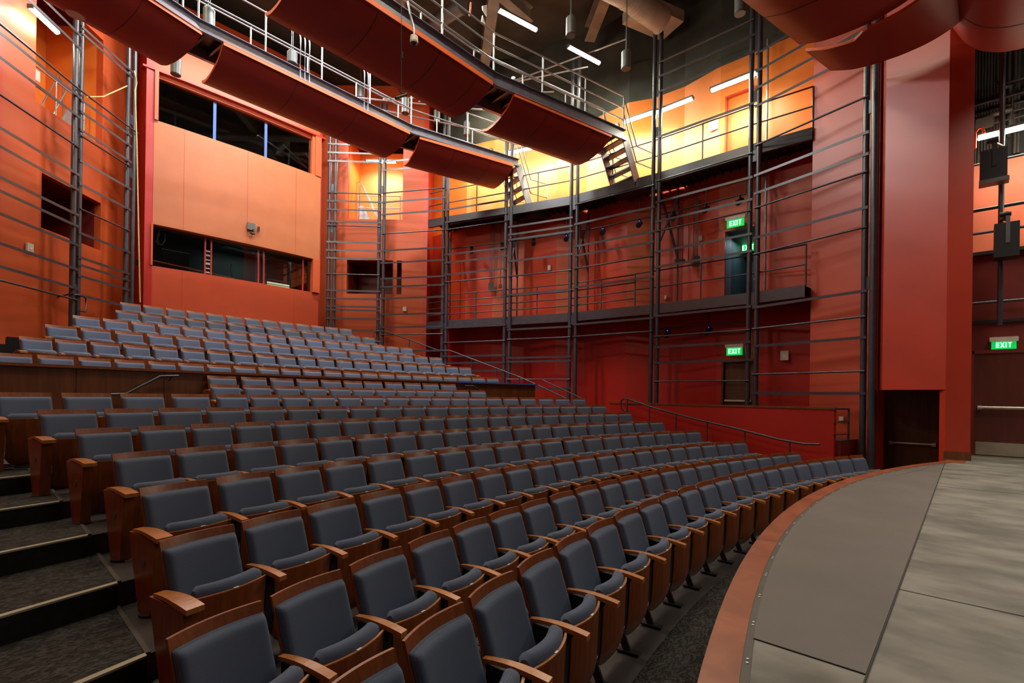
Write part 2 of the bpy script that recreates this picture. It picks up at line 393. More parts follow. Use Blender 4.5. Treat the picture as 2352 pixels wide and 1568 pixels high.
for k in range(2, 9):
    z = floor_z(k); r0 = front_r(k) if k > 2 else 17.9; r1 = front_r(k+1) if k < 8 else 26.8
    xr = aisle_x(k); xs = [-3.2 + (xr+3.2)*i/14 for i in range(15)]
    c = MB(); c.prism([(x, circ_y(x, r0-.03)) for x in xs] + [(x, circ_y(x, r1-.02)) for x in xs[::-1]], z-.02, z+.012)
    struct(c, 'floor', 'carpet')
    if k > 2:
        zz = floor_z(k-1)
        c = MB(); c.prism([(x, circ_y(x, r0-.045)) for x in xs] + [(x, circ_y(x, r0-.01)) for x in xs[::-1]], zz+.01, z+.006)
        struct(c, 'floor', 'riser')
        c = MB(); c.prism([(x, circ_y(x, r0-.047)) for x in xs] + [(x, circ_y(x, r0+.0)) for x in xs[::-1]], z+.005, z+.019)
        struct(c, 'trim_5', 'nosing')
        c = MB(); c.prism([(xr, circ_y(xr, r0)), (xr+.03, circ_y(xr, r0)), (xr+.03, circ_y(xr, r1)), (xr, circ_y(xr, r1))], z-.02, z+.016)
        struct(c, 'trim_6', 'lipdark')
# upper terraces behind the wooden partition
for k in range(11, 17):
    r0 = front_r(k) if k > 11 else 27.2
    r1 = front_r(k+1) if k < 16 else 33.9
    a0 = ROWS[k][2][0] - .35 if k > 11 else -25
    a1 = ROWS[k][2][-1] + math.degrees(ROWS[k][3]/ROWS[k][0]) + 1.6
    t = MB(); t.arc(r0, r1+.02, a0, a1, ROWS[k][1]-.6 if k > 11 else -.3, ROWS[k][1], 30); struct(t, 'floor', 'concrete')
for i, (px, py, w) in enumerate([(30, 829, .75), (48, 788, .65)]):
    pass
st = MB()
for px, py, x0, yy in [(46, 775, None, 14.0), (43, 792, -1.2, 13.7), (30, 812, -1.2, 13.4)]:
    q = at_y(px, py, yy); x0 = at_y(15, py, yy).x if x0 is None else x0
    st.box(x0, q.x, yy, yy+.5, .79, q.z)
struct(st, 'floor', 'riser')

# ------------------------------------------------------------------ tip-up theatre seats
W0 = .56
def seat_meshes():
    ms = {}
    # curved plywood back, its top edge left bare above the cushion
    def yb(z): return -(.90-z)*.33
    us = [i/6-1 for i in range(13)]; zs = [.40, .50, .60, .70, .80, .86, .90]
    hw = .245
    front = [[Vector((u*hw*(1+.02*(z-.6)), yb(z)+.035*(1-u*u)-.0, z)) for u in us] for z in zs]
    back = [[p + Vector((0, .016, 0)) for p in r] for r in front]
    b = MB(); b.grid(front); b.grid([r[::-1] for r in back])
    b.grid([front[-1], back[-1]], False); b.grid([front[0], back[0]], False)
    b.grid([[r[0] for r in front], [r[0] for r in back]], False); b.grid([[r[-1] for r in front], [r[-1] for r in back]], False)
    ms['seat_back'] = (b, 'seatwood')
    # padded back cushion
    def gs(i, n): 
        v = -1 + 2*i/(n-1); return math.copysign(1-(1-abs(v))**1.6, v)
    b = MB(); n, m = 19, 19; rows = []
    def edge(a): 
        a = abs(a); return 1.0 if a < .86 else math.sqrt(max(0, 1-((a-.86)/.14)**2))
    for i in range(m):
        v = gs(i, m); z = .652 + v*.194; row = []
        for j in range(n):
            u = gs(j, n); th = .052*edge(u)*edge(v) + .010*(1-u*u)*(1-v*v)
            row.append(Vector((u*.237, yb(z)+.035*(1-(u*.237/hw)**2)-.002-th, z)))
        rows.append(row)
    b.grid(rows)
    ms['back_cushion'] = (b, 'fabric')
    # upright tipped seat pan: bowed veneered shell facing the stage
    def yp(u, z):
        y = -.352 - .045*(1-u*u) - .022*(z-.05)/.55
        if z < .22: y += .07*((.22-z)/.17)**2
        return y
    zs = [.0, .04, .12, .25, .4, .5, 1.0]; hw2 = .238
    def zz(u, s): 
        zb = .055 + .10*abs(u)**5
        return zb + (.60 - zb)*s
    ss = [0, .08, .2, .4, .6, .8, 1.0]
    def wx(s): return 1 - .035*math.sin(math.pi*min(1, s*1.1))
    front = [[Vector((u*hw2*wx(s), yp(u, zz(u, s)), zz(u, s))) for u in us] for s in ss]
    back = [[p + Vector((0, .016, 0)) for p in r] for r in front]
    b = MB(); b.grid(front); b.grid([r[::-1] for r in back])
    b.grid([front[0], back[0]], False)
    b.grid([[r[0] for r in front], [r[0] for r in back]], False); b.grid([[r[-1] for r in front], [r[-1] for r in back]], False)
    ms['seat_pan'] = (b, 'seatwood')
    b = MB(); b.grid([front[-1], back[-1]], False); b.grid([[p+Vector((0, -.0006, .001)) for p in front[-1]], [p+Vector((0, -.0006, -.005)) for p in front[-1]]], False); ms['veneer_edge'] = (b, 'armwood')
    # seat cushion standing on edge behind the pan
    b = MB(); rows = []; n = 15
    for j in range(n):
        u = -1 + 2*j/(n-1); e = edge(u*.97); cx = u*.218; row = []
        y0 = yp(u, .60) + .017; H = .058*e + .002; T = .092*e + .004
        for (a, c) in [(0, -.34), (0, -.02), (.04, .45), (.22, .85), (.5, 1.0), (.78, .85), (.97, .4), (1.0, -.5), (.9, -1.9), (.75, -3.6), (.4, -4.6), (0, -4.9)]:
            row.append(Vector((cx, y0 + a*T, .598 + c*H if c > 0 else .598 + c*.062*min(1, e+.3))))
        rows.append(row)
    b.grid(rows, True, True); b.add(rows[0], [tuple(range(12))]); b.add(rows[-1], [tuple(range(12))[::-1]])
    ms['seat_cushion'] = (b, 'fabric')
    b = MB(); b.obox((.0, -.352-.045-.022+.008, .602), (.034, 0, 0), (0, .013, 0), (0, 0, .004)); ms['number_plate'] = (b, 'white')
    return ms
def arm_mesh(x, w):
    b = MB(); n = 8; rows = []
    for i in range(n+1):
        t = i/n; y = -.11 - .385*t; z = .605 + .028*math.sin(math.pi*(.15+.75*t)) - .012*t
        ww = w*(.62+.38*min(1, t*1.6)); th = .020 + .012*t
        rows.append([Vector((x-ww/2, y, z-th)), Vector((x+ww/2, y, z-th)), Vector((x+ww/2, y, z)), Vector((x-ww/2, y, z))])
    vs = [p for r in rows for p in r]; fs = []
    for i in range(n):
        for k in range(4): fs.append((4*i+k, 4*i+4+k, 4*i+4+(k+1) % 4, 4*i+(k+1) % 4))
    fs += [(0, 1, 2, 3), (4*n+3, 4*n+2, 4*n+1, 4*n)]
    return b.add(vs, fs)
def standard_mesh(x):
    b = MB()
    b.extrude([(x-.012, -.13, .585), (x-.012, -.40, .575), (x-.012, -.36, .50), (x-.012, -.30, .25), (x-.012, -.40, .012), (x-.012, -.34, .012), (x-.012, -.22, .25), (x-.012, -.13, .45)], (.024, 0, 0))
    b.box(x-.035, x+.035, -.47, -.29, 0.0, .014)
    b.extrude([(x-.034, -.20, .52), (x-.034, -.365, .55), (x-.034, -.350, .20), (x-.034, -.30, .13), (x-.034, -.20, .20)], (.068, 0, 0))
    b.box(x-.055, x-.012, -.33, -.24, .26, .40); b.box(x+.012, x+.05, -.33, -.24, .26, .40)
    b.cyl((x-.07, -.27, .33), (x+.07, -.27, .33), .022, 8)
    return b
def panel_mesh(x):
    b = MB(); b.extrude([(x-.045, -.085, .60), (x-.045, -.455, .585), (x-.045, -.40, .018), (x-.045, -.235, .018)], (.085, 0, 0)); return b
SEATPARTS = {}
def make_seat(side=None):
    """side: None inner seat, 'L'/'R' the seat at the left/right end of its row"""
    root = thing('theatre_seat', None, 'seat')
    if not SEATPARTS:
        for nm, (b, mat) in seat_meshes().items():
            o = b.build(nm, mat, root, (0, 0, 0)); SEATPARTS[nm] = o.data
    else:
        for nm, me in SEATPARTS.items():
            o = bpy.data.objects.new(nm, me); COL.objects.link(o); o.parent = root
    if side == 'R':
        arm_mesh(.29, .085).build('armrest', 'armwood', root, (0, 0, 0)); e = panel_mesh(.295).build('end_panel', 'seatwood', root, (0, 0, 0))
    else:
        arm_mesh(.28, .056).build('armrest', 'armwood', root, (0, 0, 0)); standard_mesh(.28).build('standard', 'black', root, (0, 0, 0))
    if side == 'L':
        arm_mesh(-.30, .105).build('armrest', 'armwood', root, (0, 0, 0)); e = panel_mesh(-.30).build('end_panel', 'seatwood', root, (0, 0, 0))
        p = MB(); p.cyl((-.3455, -.30, .40), (-.349, -.30, .40), .030, 16).cyl((-.349, -.30, .40), (-.350, -.30, .40), .016, 12)
        p.build('row_plate', 'can', e, (0, 0, 0))
        f = MB(); f.cyl((-.30, -.32, 0), (-.30, -.32, .018), .075, 14); f.build('floor_flange', 'black', root, (0, 0, 0))
    for o in root.children:
        if o.type == 'MESH' and o.name.startswith(('end_panel', 'armrest')): pass
    return root
protos = {None: make_seat(), 'L': make_seat('L'), 'R': make_seat('R')}
first = {k: True for k in protos}
def copy_tree(o, parent=None):
    c = o.copy(); COL.objects.link(c); c.parent = parent
    for ch in o.children: copy_tree(ch, c)
    return c
ROWNAME = {1: 'the front row', 2: 'the second row', 3: 'the third row', 4: 'the fourth row', 5: 'the fifth row', 6: 'the sixth row',
           7: 'the seventh row', 8: 'the eighth row', 9: 'the row two before the wooden partition', 10: 'the row just before the wooden partition',
           11: 'the first row behind the partition', 12: 'the second row behind the partition', 13: 'the third row behind the partition',
           14: 'the third row from the back', 15: 'the second row from the back', 16: 'the topmost back row'}
for k, (rad, zf, angs, pitch) in ROWS.items():
    n = len(angs)
    for i, a in enumerate(angs):
        gap = (angs[i+1]-a)*math.pi/180*rad if i < n-1 else pitch
        w = min(.64, max(.50, .5*gap + .5*pitch))
        side = 'L' if i == 0 else ('R' if i == n-1 else None)
        o = protos[side] if first[side] else copy_tree(protos[side]); first[side] = False
        ac = a + math.degrees((w-.055)/2/rad)
        o.location = pol(rad, ac, zf if k > 2 else zf)
        o.rotation_euler = (0, 0, -R(ac)); o.scale = (w/W0, 1, 1)
        pos = {0: 'leftmost', n-1: 'rightmost'}.get(i) or (ORD[i+1] + ' from left' if i < n-4 else ORD[n-i] + ' from right')
        tone = 'blue' 
        o['label'] = '%s tip-up theatre seat, %s in %s' % (tone, pos, ROWNAME[k])
        o['group'] = 'seats in ' + ROWNAME[k]

# ------------------------------------------------------------------ wooden partition behind row ten
pa0, pa1 = -24.5, math.degrees(math.asin((12.62-CX)/27.12))
t = thing('wooden_partition', 'long curved cherry wood partition wall running between the lower and upper seats', 'partition', pol(27.1, 0, 0))
w = MB(); w.arc(27.08, 27.16, pa0, pa1, -.3, 1.455, 60); w.build('panelling', 'wallwood', t)
w = MB(); w.arc(27.02, 27.22, pa0, pa1+.05, 1.455, 1.50, 60); w.build('cap_rail', 'seatwood', t)
w = MB()
for a in (-13.6, -11.1, -8.4): w.arc(27.074, 27.08, a, a+.02, -.2, 1.45, 1)
w.build('panel_joint', 'seam', t)
w = MB(); w.arc(27.0, 27.24, math.degrees(math.asin((9.62-CX)/27.12)), pa1+.08, 1.498, 1.506, 16)
w.arc(27.0, 27.012, math.degrees(math.asin((9.62-CX)/27.12)), pa1+.08, 1.462, 1.506, 16)
tp = w.build('masking_tape', 'tape'); tag(tp, 'blue masking tape stuck along the right end of the partition cap', 'tape')
def wall_rail(pxs, label, r=26.98, rb=27.08):
    pts = []
    for px, py in pxs:
        q = ray(px, py); ox, oy = -CX, -CY
        A = q.x**2+q.y**2; B = 2*(q.x*ox+q.y*oy); C_ = ox*ox+oy*oy-r*r
        s = (-B+math.sqrt(B*B-4*A*C_))/(2*A); pts.append(EYE+q*s)
    o = thing('handrail', label, 'handrail', pts[0])
    m = MB(); m.tube(pts, .021, 8); m.build('rail', 'steel', o)
    for p in (pts[0]*.7+pts[1]*.3, pts[-1]*.6+pts[-2]*.4):
        d = Vector((p.x-CX, p.y-CY, 0)).normalized(); q = p + d*.11 + Vector((0, 0, -.09))
        m = MB(); m.tube([p, p+Vector((0, 0, -.05))+d*.02, q], .009, 6); m.cyl(q, q+d*.012, .032, 12); m.build('bracket', 'black', o)
wall_rail([(244, 906), (272, 905), (290, 904), (368, 864), (410, 863)], 'short black bent handrail fixed to the left part of the wooden partition')
wall_rail([(1068, 886), (1085, 886), (1092, 888), (1102, 896)], 'short black handrail fixed to the partition under the blue tape')

# ------------------------------------------------------------------ the ring of steel columns and rails
RING = [(9.57, 18.53), (10.93, 17.18), (12.28, 14.78), (13.06, 12.42), (13.76, 10.05), (14.06, 7.0), (14.10, 4.35), (13.92, 2.9), (13.38, 1.62)]
def ring_hit(px, py=600, off=0.0, poly=RING):
    """the plan point where the sight line of an image column meets the ring line (moved outwards by off)"""
    q = ray(px, py); best = None
    P = offset_line(poly, off) if off else poly
    for i in range(len(P)-1):
        a, b = P[i], P[i+1]; dx, dy = b[0]-a[0], b[1]-a[1]
        den = q.x*dy - q.y*dx
        if abs(den) < 1e-9: continue
        s = (a[0]*dy - a[1]*dx)/den; u = (a[0]*q.y - a[1]*q.x)/den
        if s > 0 and (-.4 if i == 0 else -.02) <= u <= (1.4 if i == len(P)-2 else 1.02): best = best or (q.x*s, q.y*s)
    return best
def offset_line(P, off):
    out = []
    for i, p in enumerate(P):
        a = P[max(i-1, 0)]; b = P[min(i+1, len(P)-1)]
        dx, dy = b[0]-a[0], b[1]-a[1]; l = math.hypot(dx, dy)
        out.append((p[0] - dy/l*off, p[1] + dx/l*off))      # outward = left of travel (towards the walls)
    return out
BASE = {0: 2.7, 1: 2.3, 2: .8, 3: .3, 4: .0, 5: .05, 6: .05, 7: -.9}
TOP = 12.6
def column(p1, p2, z0, label, r=.064, r2=.064, plate=True):
    o = thing('steel_column', label, 'column', ((p1[0]+p2[0])/2, (p1[1]+p2[1])/2, z0), 'paired steel columns around the auditorium')
    for p, rr in ((p1, r), (p2, r2)):
        m = MB(); m.cyl((p[0], p[1], z0), (p[0], p[1], TOP), rr, 14); m.build('pipe', 'steel', o)
    m = MB(); c = Vector(((p1[0]+p2[0])/2, (p1[1]+p2[1])/2, 0)); d = Vector((p2[0]-p1[0], p2[1]-p1[1], 0))
    for z in (3.7, 7.6, 9.2): m.obox(c + Vector((0, 0, z)), d*1.0, Vector((-d.y, d.x, 0)).normalized()*.03, (0, 0, .30))
    m.build('web_plate', 'steel', o)
    return o
cols = []
for i, (a, b, lab) in enumerate([(755, 768, 'paired steel columns right beside the control booth'), (870, 881, 'paired steel columns right of the small dark window opening'),
        (1018, 1027, 'paired steel columns where the walkways begin, right of the orange wall'), (1161, 1173, 'paired steel columns under the far catwalk stair'),
        (1310.5, 1324.5, 'paired steel columns midway between the two catwalk stairs'), (1498, 1512, 'paired steel columns just right of the near catwalk stair'),
        (1721, 1739.5, 'paired steel columns in front of the stacked exit signs')]):
    pa, pb = ring_hit(a), ring_hit(b); cols.append((pa, pb)); column(pa, pb, BASE[i], lab)
e1 = ring_hit(1986); e2 = (12.93, 1.36)
q = ray(2007, 600); s = 10.83/q.dot(FW); e2 = (q.x*s, q.y*s)
column(e1, e2, -.915, 'thick paired steel columns beside the proscenium wall', .064, .078); cols.append((e1, e2))
lcols = [(mir(cols[0][1]), mir(cols[0][0])), (mir(cols[1][1]), mir(cols[1][0]))]
def lcol(pxa, pxb, i, lab):
    P = [mir(p) for p in RING]
    pa, pb = ring_hit(pxa, 500, 0, P), ring_hit(pxb, 500, 0, P)
    column(pa, pb, BASE[i], lab); return pa, pb
lc0 = lcol(290, 304.5, 0, 'paired steel columns left of the control booth with a rope tied on')
lc1 = lcol(168, 180.5, 1, 'leftmost paired steel columns near the photo edge')
lc2 = ((-.72, 14.1), (-.62, 14.22))
column(lc2[0], lc2[1], .8, 'paired steel columns holding the far left rail screen')

def angle_iron(m, a, b, inward):
    """an angle: one flat leg facing the stage, one leg pointing back"""
    a, b = Vector(a), Vector(b); n = Vector((*inward, 0))
    m.bar(a, b, .008, .062); m.bar(a - n*.03 + Vector((0, 0, .031)), b - n*.03 + Vector((0, 0, .031)), .062, .008)
def screen(i0, pa, pb, pxl, ys, label, thin=(), long_=(), pl=None, anchor=None):
    """rails of one bay: heights read where they meet the bay's column"""
    o = thing('rail_screen', label, 'railing', (pa[0], pa[1], 1.0), 'rail screens between the steel columns')
    dx, dy = pb[0]-pa[0], pb[1]-pa[1]; l = math.hypot(dx, dy); inward = (dy/l, -dx/l)
    if inward[0]*(CX-pa[0]) + inward[1]*(8-pa[1]) < 0: inward = (-inward[0], -inward[1])
    A = (pa[0]+inward[0]*.075, pa[1]+inward[1]*.075); B = (pb[0]+inward[0]*.075, pb[1]+inward[1]*.075)
    ax = anchor or A
    for k, y in enumerate(ys):
        z = height_at(y, ax[0], ax[1]); m = MB()
        if k in thin: m.tube([(A[0]-dx/l*.06, A[1]-dy/l*.06, z), (B[0]+dx/l*.06, B[1]+dy/l*.06, z)], .024, 8)
        else: angle_iron(m, (A[0]-dx/l*.08, A[1]-dy/l*.08, z), (B[0]+dx/l*.08, B[1]+dy/l*.08, z), inward)
        m.build('rail', 'steel', o)
    return o
C = cols
screen(0, C[0][0], C[1][0], 762, [330, 349.6, 369, 442, 461, 480.5, 508, 517, 555, 574, 592, 628.6, 666.4, 685, 703, 711, 730.7, 757], 'steel rail screen between the booth and the dark window opening', thin=(3, 7, 11))
screen(1, C[1][1], C[2][0], 885, [372, 391, 443.4, 465, 493, 537, 576, 604, 640, 659, 686, 722.6, 752, 768.5, 806], 'steel rail screen in front of the orange wall right of the booth', thin=(2, 5, 13))
screen(2, C[2][1], C[3][0], 1028, [481.7, 510, 527.5, 584.8, 603.5, 630.8, 648, 752.8, 786.8, 818.5, 833.8, 852], 'steel rail screen in the first bay of the right side walkways', thin=(2, 6, 8))
screen(3, C[3][1], C[4][0], 1173, [521, 538.8, 550.7, 600, 634.5, 676.8, 757, 779.6, 822, 831, 871, 891], 'steel rail screen between the two catwalk stairs, far bay', thin=(4, 7, 10))
screen(4, C[4][1], C[5][0], 1325, [469.4, 514.5, 565.6, 587, 616.7, 660, 745, 772.6], 'steel rail screen below the near catwalk stair', thin=(0, 4, 7))
screen(5, C[5][1], C[6][0], 1512, [143, 175, 210, 314, 415, 463.4, 508.6, 530.7, 578.4, 613.3, 725.6, 772.5, 797.3, 833.4, 876], 'steel rail screen in the bay of the exit doors', thin=(0, 4, 7, 11, 14))
screen(6, C[6][1], C[7][0], 1738, [121, 162, 201, 242, 332.4, 401.4, 443, 476.6, 545.6, 583, 705.6, 754.6, 795, 859.5, 902.6], 'steel rail screen nearest the stage on the right', thin=(4, 7, 9, 11, 13))
screen(7, lc1[1], lc0[0], 184, [66, 80, 233, 260, 301, 314, 371, 425, 481, 536, 592, 609, 634, 678], 'steel rail screen left of the booth beside the knotted rope', thin=(5, 8))
screen(8, lc2[1], lc1[0], 163, [80, 110, 222, 268, 338, 400, 435, 493, 519, 562, 618, 662, 688], 'steel rail screen at the left edge of the photo', thin=(4, 12), anchor=(lc1[0][0]+.05, lc1[0][1]))
# one long thin rail that crosses two bays at the left
lr = MB(); a_ = (lc2[1][0]+.1, lc2[1][1], height_at(205, lc1[0][0], lc1[0][1])); b_ = (lc0[1][0]+.1, lc0[1][1]-.07, height_at(205, lc1[0][0], lc1[0][1]))
c_ = (lc1[0][0]+.09, lc1[0][1]-.06, a_[2])
o = lr.tube([a_, c_, b_], .024, 8).build('long_rail', 'steel'); tag(o, 'thin long pipe rail crossing two bays left of the booth', 'railing')

# ------------------------------------------------------------------ wall openings at each side of the booth
WA, WB = (9.2, 19.75), (12.45, 16.2)
def wpt(s, z, off=0.0, m=False):
    dx, dy = WB[0]-WA[0], WB[1]-WA[1]; l = math.hypot(dx, dy)
    p = (WA[0]+dx/l*s - dy/l*off, WA[1]+dy/l*s + dx/l*off)
    if m: p = mir(p)
    return (p[0], p[1], z)
WL = 4.81; WTOP = 13.6
def wall_piece(mb, s0, s1, z0, z1, m, t=.18):
    P = [wpt(s0, 0, 0, m), wpt(s1, 0, 0, m), wpt(s1, 0, t, m), wpt(s0, 0, t, m)]
    mb.prism([(p[0], p[1]) for p in P], z0, z1)
def recess(m, side):
    w = MB()
    r0, r1 = 1.55, 3.78
    wall_piece(w, 0, r0, -.9, WTOP, m); wall_piece(w, r1, WL, -.9, WTOP, m)
    wall_piece(w, r0, r1, -.9, 5.15, m); (wall_piece(w, 3.56, r1, 5.15, 6.52, m) if m else None); wall_piece(w, r0, r1, 6.52, 8.18, m); wall_piece(w, r0, r1, 11.25, WTOP, m)
    struct(w, 'wall_'+side, 'red_panel')
    # bright room behind the upper opening
    w = MB(); d = 1.55
    P0, P1, P2, P3 = wpt(r0, 0, .18, m), wpt(r1, 0, .18, m), wpt(r1, 0, d, m), wpt(r0, 0, d, m)
    def vq(a, b, z0, z1): return [(a[0], a[1], z0), (b[0], b[1], z0), (b[0], b[1], z1), (a[0], a[1], z1)]
    for z0, z1 in ((8.12, 11.6),):
        w.add(vq(P2, P3, z0, z1), [(0, 1, 2, 3)]); w.add(vq(P3, P0, z0, z1), [(0, 1, 2, 3)]); w.add(vq(P1, P2, z0, z1), [(0, 1, 2, 3)])
    w.add([(p[0], p[1], 8.15) for p in (P0, P1, P2, P3)], [(0, 1, 2, 3)])
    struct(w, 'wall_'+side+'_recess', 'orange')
    # framed door at the back of the opening
    if m:
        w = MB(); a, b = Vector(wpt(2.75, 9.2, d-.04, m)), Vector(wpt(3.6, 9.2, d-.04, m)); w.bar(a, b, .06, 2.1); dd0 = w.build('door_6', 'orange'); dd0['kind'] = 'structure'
        w = MB(); u_ = (b-a).normalized(); w.bar(a+Vector((0, 0, 1.08))-u_*.06, b+Vector((0, 0, 1.08))+u_*.06, .16, .07); w.bar(a-u_*.06+Vector((0, 0, 0)), a, .16, 2.1); w.bar(b, b+u_*.06, .16, 2.1); struct(w, 'trim_16', 'red')
    # dark room behind the lower opening
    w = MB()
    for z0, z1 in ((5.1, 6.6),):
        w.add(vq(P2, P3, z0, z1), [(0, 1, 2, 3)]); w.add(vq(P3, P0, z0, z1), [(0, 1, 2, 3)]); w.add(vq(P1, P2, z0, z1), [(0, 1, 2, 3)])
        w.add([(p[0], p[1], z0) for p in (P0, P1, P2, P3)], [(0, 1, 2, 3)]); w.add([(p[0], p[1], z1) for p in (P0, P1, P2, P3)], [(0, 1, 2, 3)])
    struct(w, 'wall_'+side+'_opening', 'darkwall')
    if not m:
        w = MB(); wall_piece(w, 3.42, 3.58, 5.15, 6.52, m, .16); struct(w, 'trim_7', 'red_panel')
    # guard rail across the upper opening
    o = thing('guard_rail', 'small steel guard rail across the bright opening %s of the booth' % ('left' if m else 'right'), 'railing', wpt(r0+.4, 8.18, .25, m))
    for h in (1.05, .55):
        g = MB(); g.tube([wpt(r0+.35, 8.18+h, .25, m), wpt(r1-.15, 8.18+h, .25, m)], .019, 8); g.build('rail', 'galv', o)
    for s_ in (r0+.35, r0+1.3, r1-.15):
        g = MB(); g.tube([wpt(s_, 8.16, .25, m), wpt(s_, 9.23, .25, m)], .019, 8); g.build('post', 'galv', o)
    # ship's stair seen in the opening
    o = thing('ship_stair', 'steep narrow steel stair inside the bright opening %s of the booth' % ('left' if m else 'right'), 'stair', wpt(r0+.3, 8.18, .7, m))
    for off in (.55, .95):
        g = MB(); g.tube([wpt(r0+.14, 8.18, off, m), wpt(r0+.18, 9.9, off, m), wpt(r0+.34, 9.95, off, m), wpt(r0+1.15, 8.18, off, m)], .018, 8); g.build('handrail', 'galv', o)
    g = MB(); g.extrude([wpt(r0+.30, 8.18, .6, m), wpt(r0+.85, 8.18, .6, m), wpt(r0+.45, 8.95, .6, m), wpt(r0+.30, 8.95, .6, m)], Vector(wpt(0, 0, .04, m))-Vector(wpt(0, 0, 0, m))); g.build('stringer', 'galv', o)
recess(False, 'right_rear'); recess(True, 'left_rear')
# wall returns beside the walkway recess
w = MB()
pw = wpt(WL, 0); w.prism([(pw[0], pw[1]), (pw[0]+1.25, pw[1]+1.15), (pw[0]+1.1, pw[1]+1.3), (pw[0]-.12, pw[1]+.13)], -.9, WTOP); struct(w, 'wall_right_return', 'red')
w = MB(); P = [mir(p) for p in [(pw[0], pw[1]), (pw[0]+1.25, pw[1]+1.15), (pw[0]+1.1, pw[1]+1.3), (pw[0]-.12, pw[1]+.13)]]; w.prism(P, -.9, WTOP); struct(w, 'wall_left_return', 'red')
w = MB(); w.prism([(-.6, 16.0), (-3.4, 12.5), (-3.5, 12.7), (-.7, 16.2)], -.9, WTOP); struct(w, 'wall_left', 'red_panel')
w = MB(); w.prism([(-3.4, 12.5), (-4.6, 2), (-4.8, 2), (-3.6, 12.7)], -.9, WTOP); struct(w, 'wall_left', 'red_panel')

# ------------------------------------------------------------------ faceted wall behind the side walkways
OUT = [(12.28-.12, 14.78+.3)] + RING[2:8]
BK = []
for px, off in [(977, 1.35), (1070, 1.15), (1132, 1.15), (1207, 1.42), (1278, 1.15), (1345, 1.40), (1440, 1.15), (1497, 1.40), (1568, 1.40), (1650, 1.15), (1745, 1.15)]:
    p = ring_hit(px, 600, off)
    BK.append(p if p else (13.1, 17.1))
BK[0] = (13.45, 17.15)
BK += [(15.25, 4.0), (15.25, 2.6)]
TOPW = 11.15
DOORZ = [(.05, 2.2), (3.96, 6.1), (7.95, 10.1)]
def facet(a, b, z0, z1, name, mat, t=.15):
    w = MB(); dx, dy = b[0]-a[0], b[1]-a[1]; l = math.hypot(dx, dy); n = (-dy/l*t, dx/l*t)
    w.prism([a, b, (b[0]+n[0], b[1]+n[1]), (a[0]+n[0], a[1]+n[1])], z0, z1); return struct(w, name, mat)
mats = ['red', 'red', 'red_panel', 'red', 'red_panel', 'red', 'red_panel', 'red', 'red', 'red_panel', 'red', 'red']  # lighter copy on alternate facets imitates their sheen
DA, DB = BK[9], BK[10]
dq0 = on_wall(1662, 600, DA, DB); dq1 = on_wall(1733, 600, DA, DB)
for i in range(len(BK)-1):
    if i == 9:
        [(facet(DA, (dq0.x, dq0.y), z_, z2_, 'wall_right', m_), facet((dq1.x, dq1.y), DB, z_, z2_, 'wall_right', m_)) for z_, z2_, m_ in ((-.9, 3.93, 'red_dim'), (3.93, 7.93, 'red_panel'))]; facet(DA, (dq0.x, dq0.y), 7.93, TOPW, 'wall_right', 'orange'); facet((dq1.x, dq1.y), DB, 7.93, TOPW, 'wall_right', 'orange')
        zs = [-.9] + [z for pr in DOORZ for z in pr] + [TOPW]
        for k in range(0, len(zs), 2): facet((dq0.x, dq0.y), (dq1.x, dq1.y), zs[k], zs[k+1], 'wall_right', 'red_dim' if k < 3 else ('red_panel' if k < 5 else 'orange'))
    else: facet(BK[i], BK[i+1], -.9, 3.93, 'wall_right', 'red_dim'); facet(BK[i], BK[i+1], 3.93, 7.93, 'wall_right', mats[i]); facet(BK[i], BK[i+1], 7.93, TOPW, 'wall_right', 'orange')
    facet(BK[i], BK[i+1], TOPW, 14.4, 'wall_right_upper', 'ceil')
dn = Vector((-(DB[1]-DA[1]), DB[0]-DA[0], 0)).normalized()
D0, D1 = Vector((dq0.x, dq0.y, 0)), Vector((dq1.x, dq1.y, 0)); dd = (D1-D0).normalized()
if dn.x < 0: dn = -dn
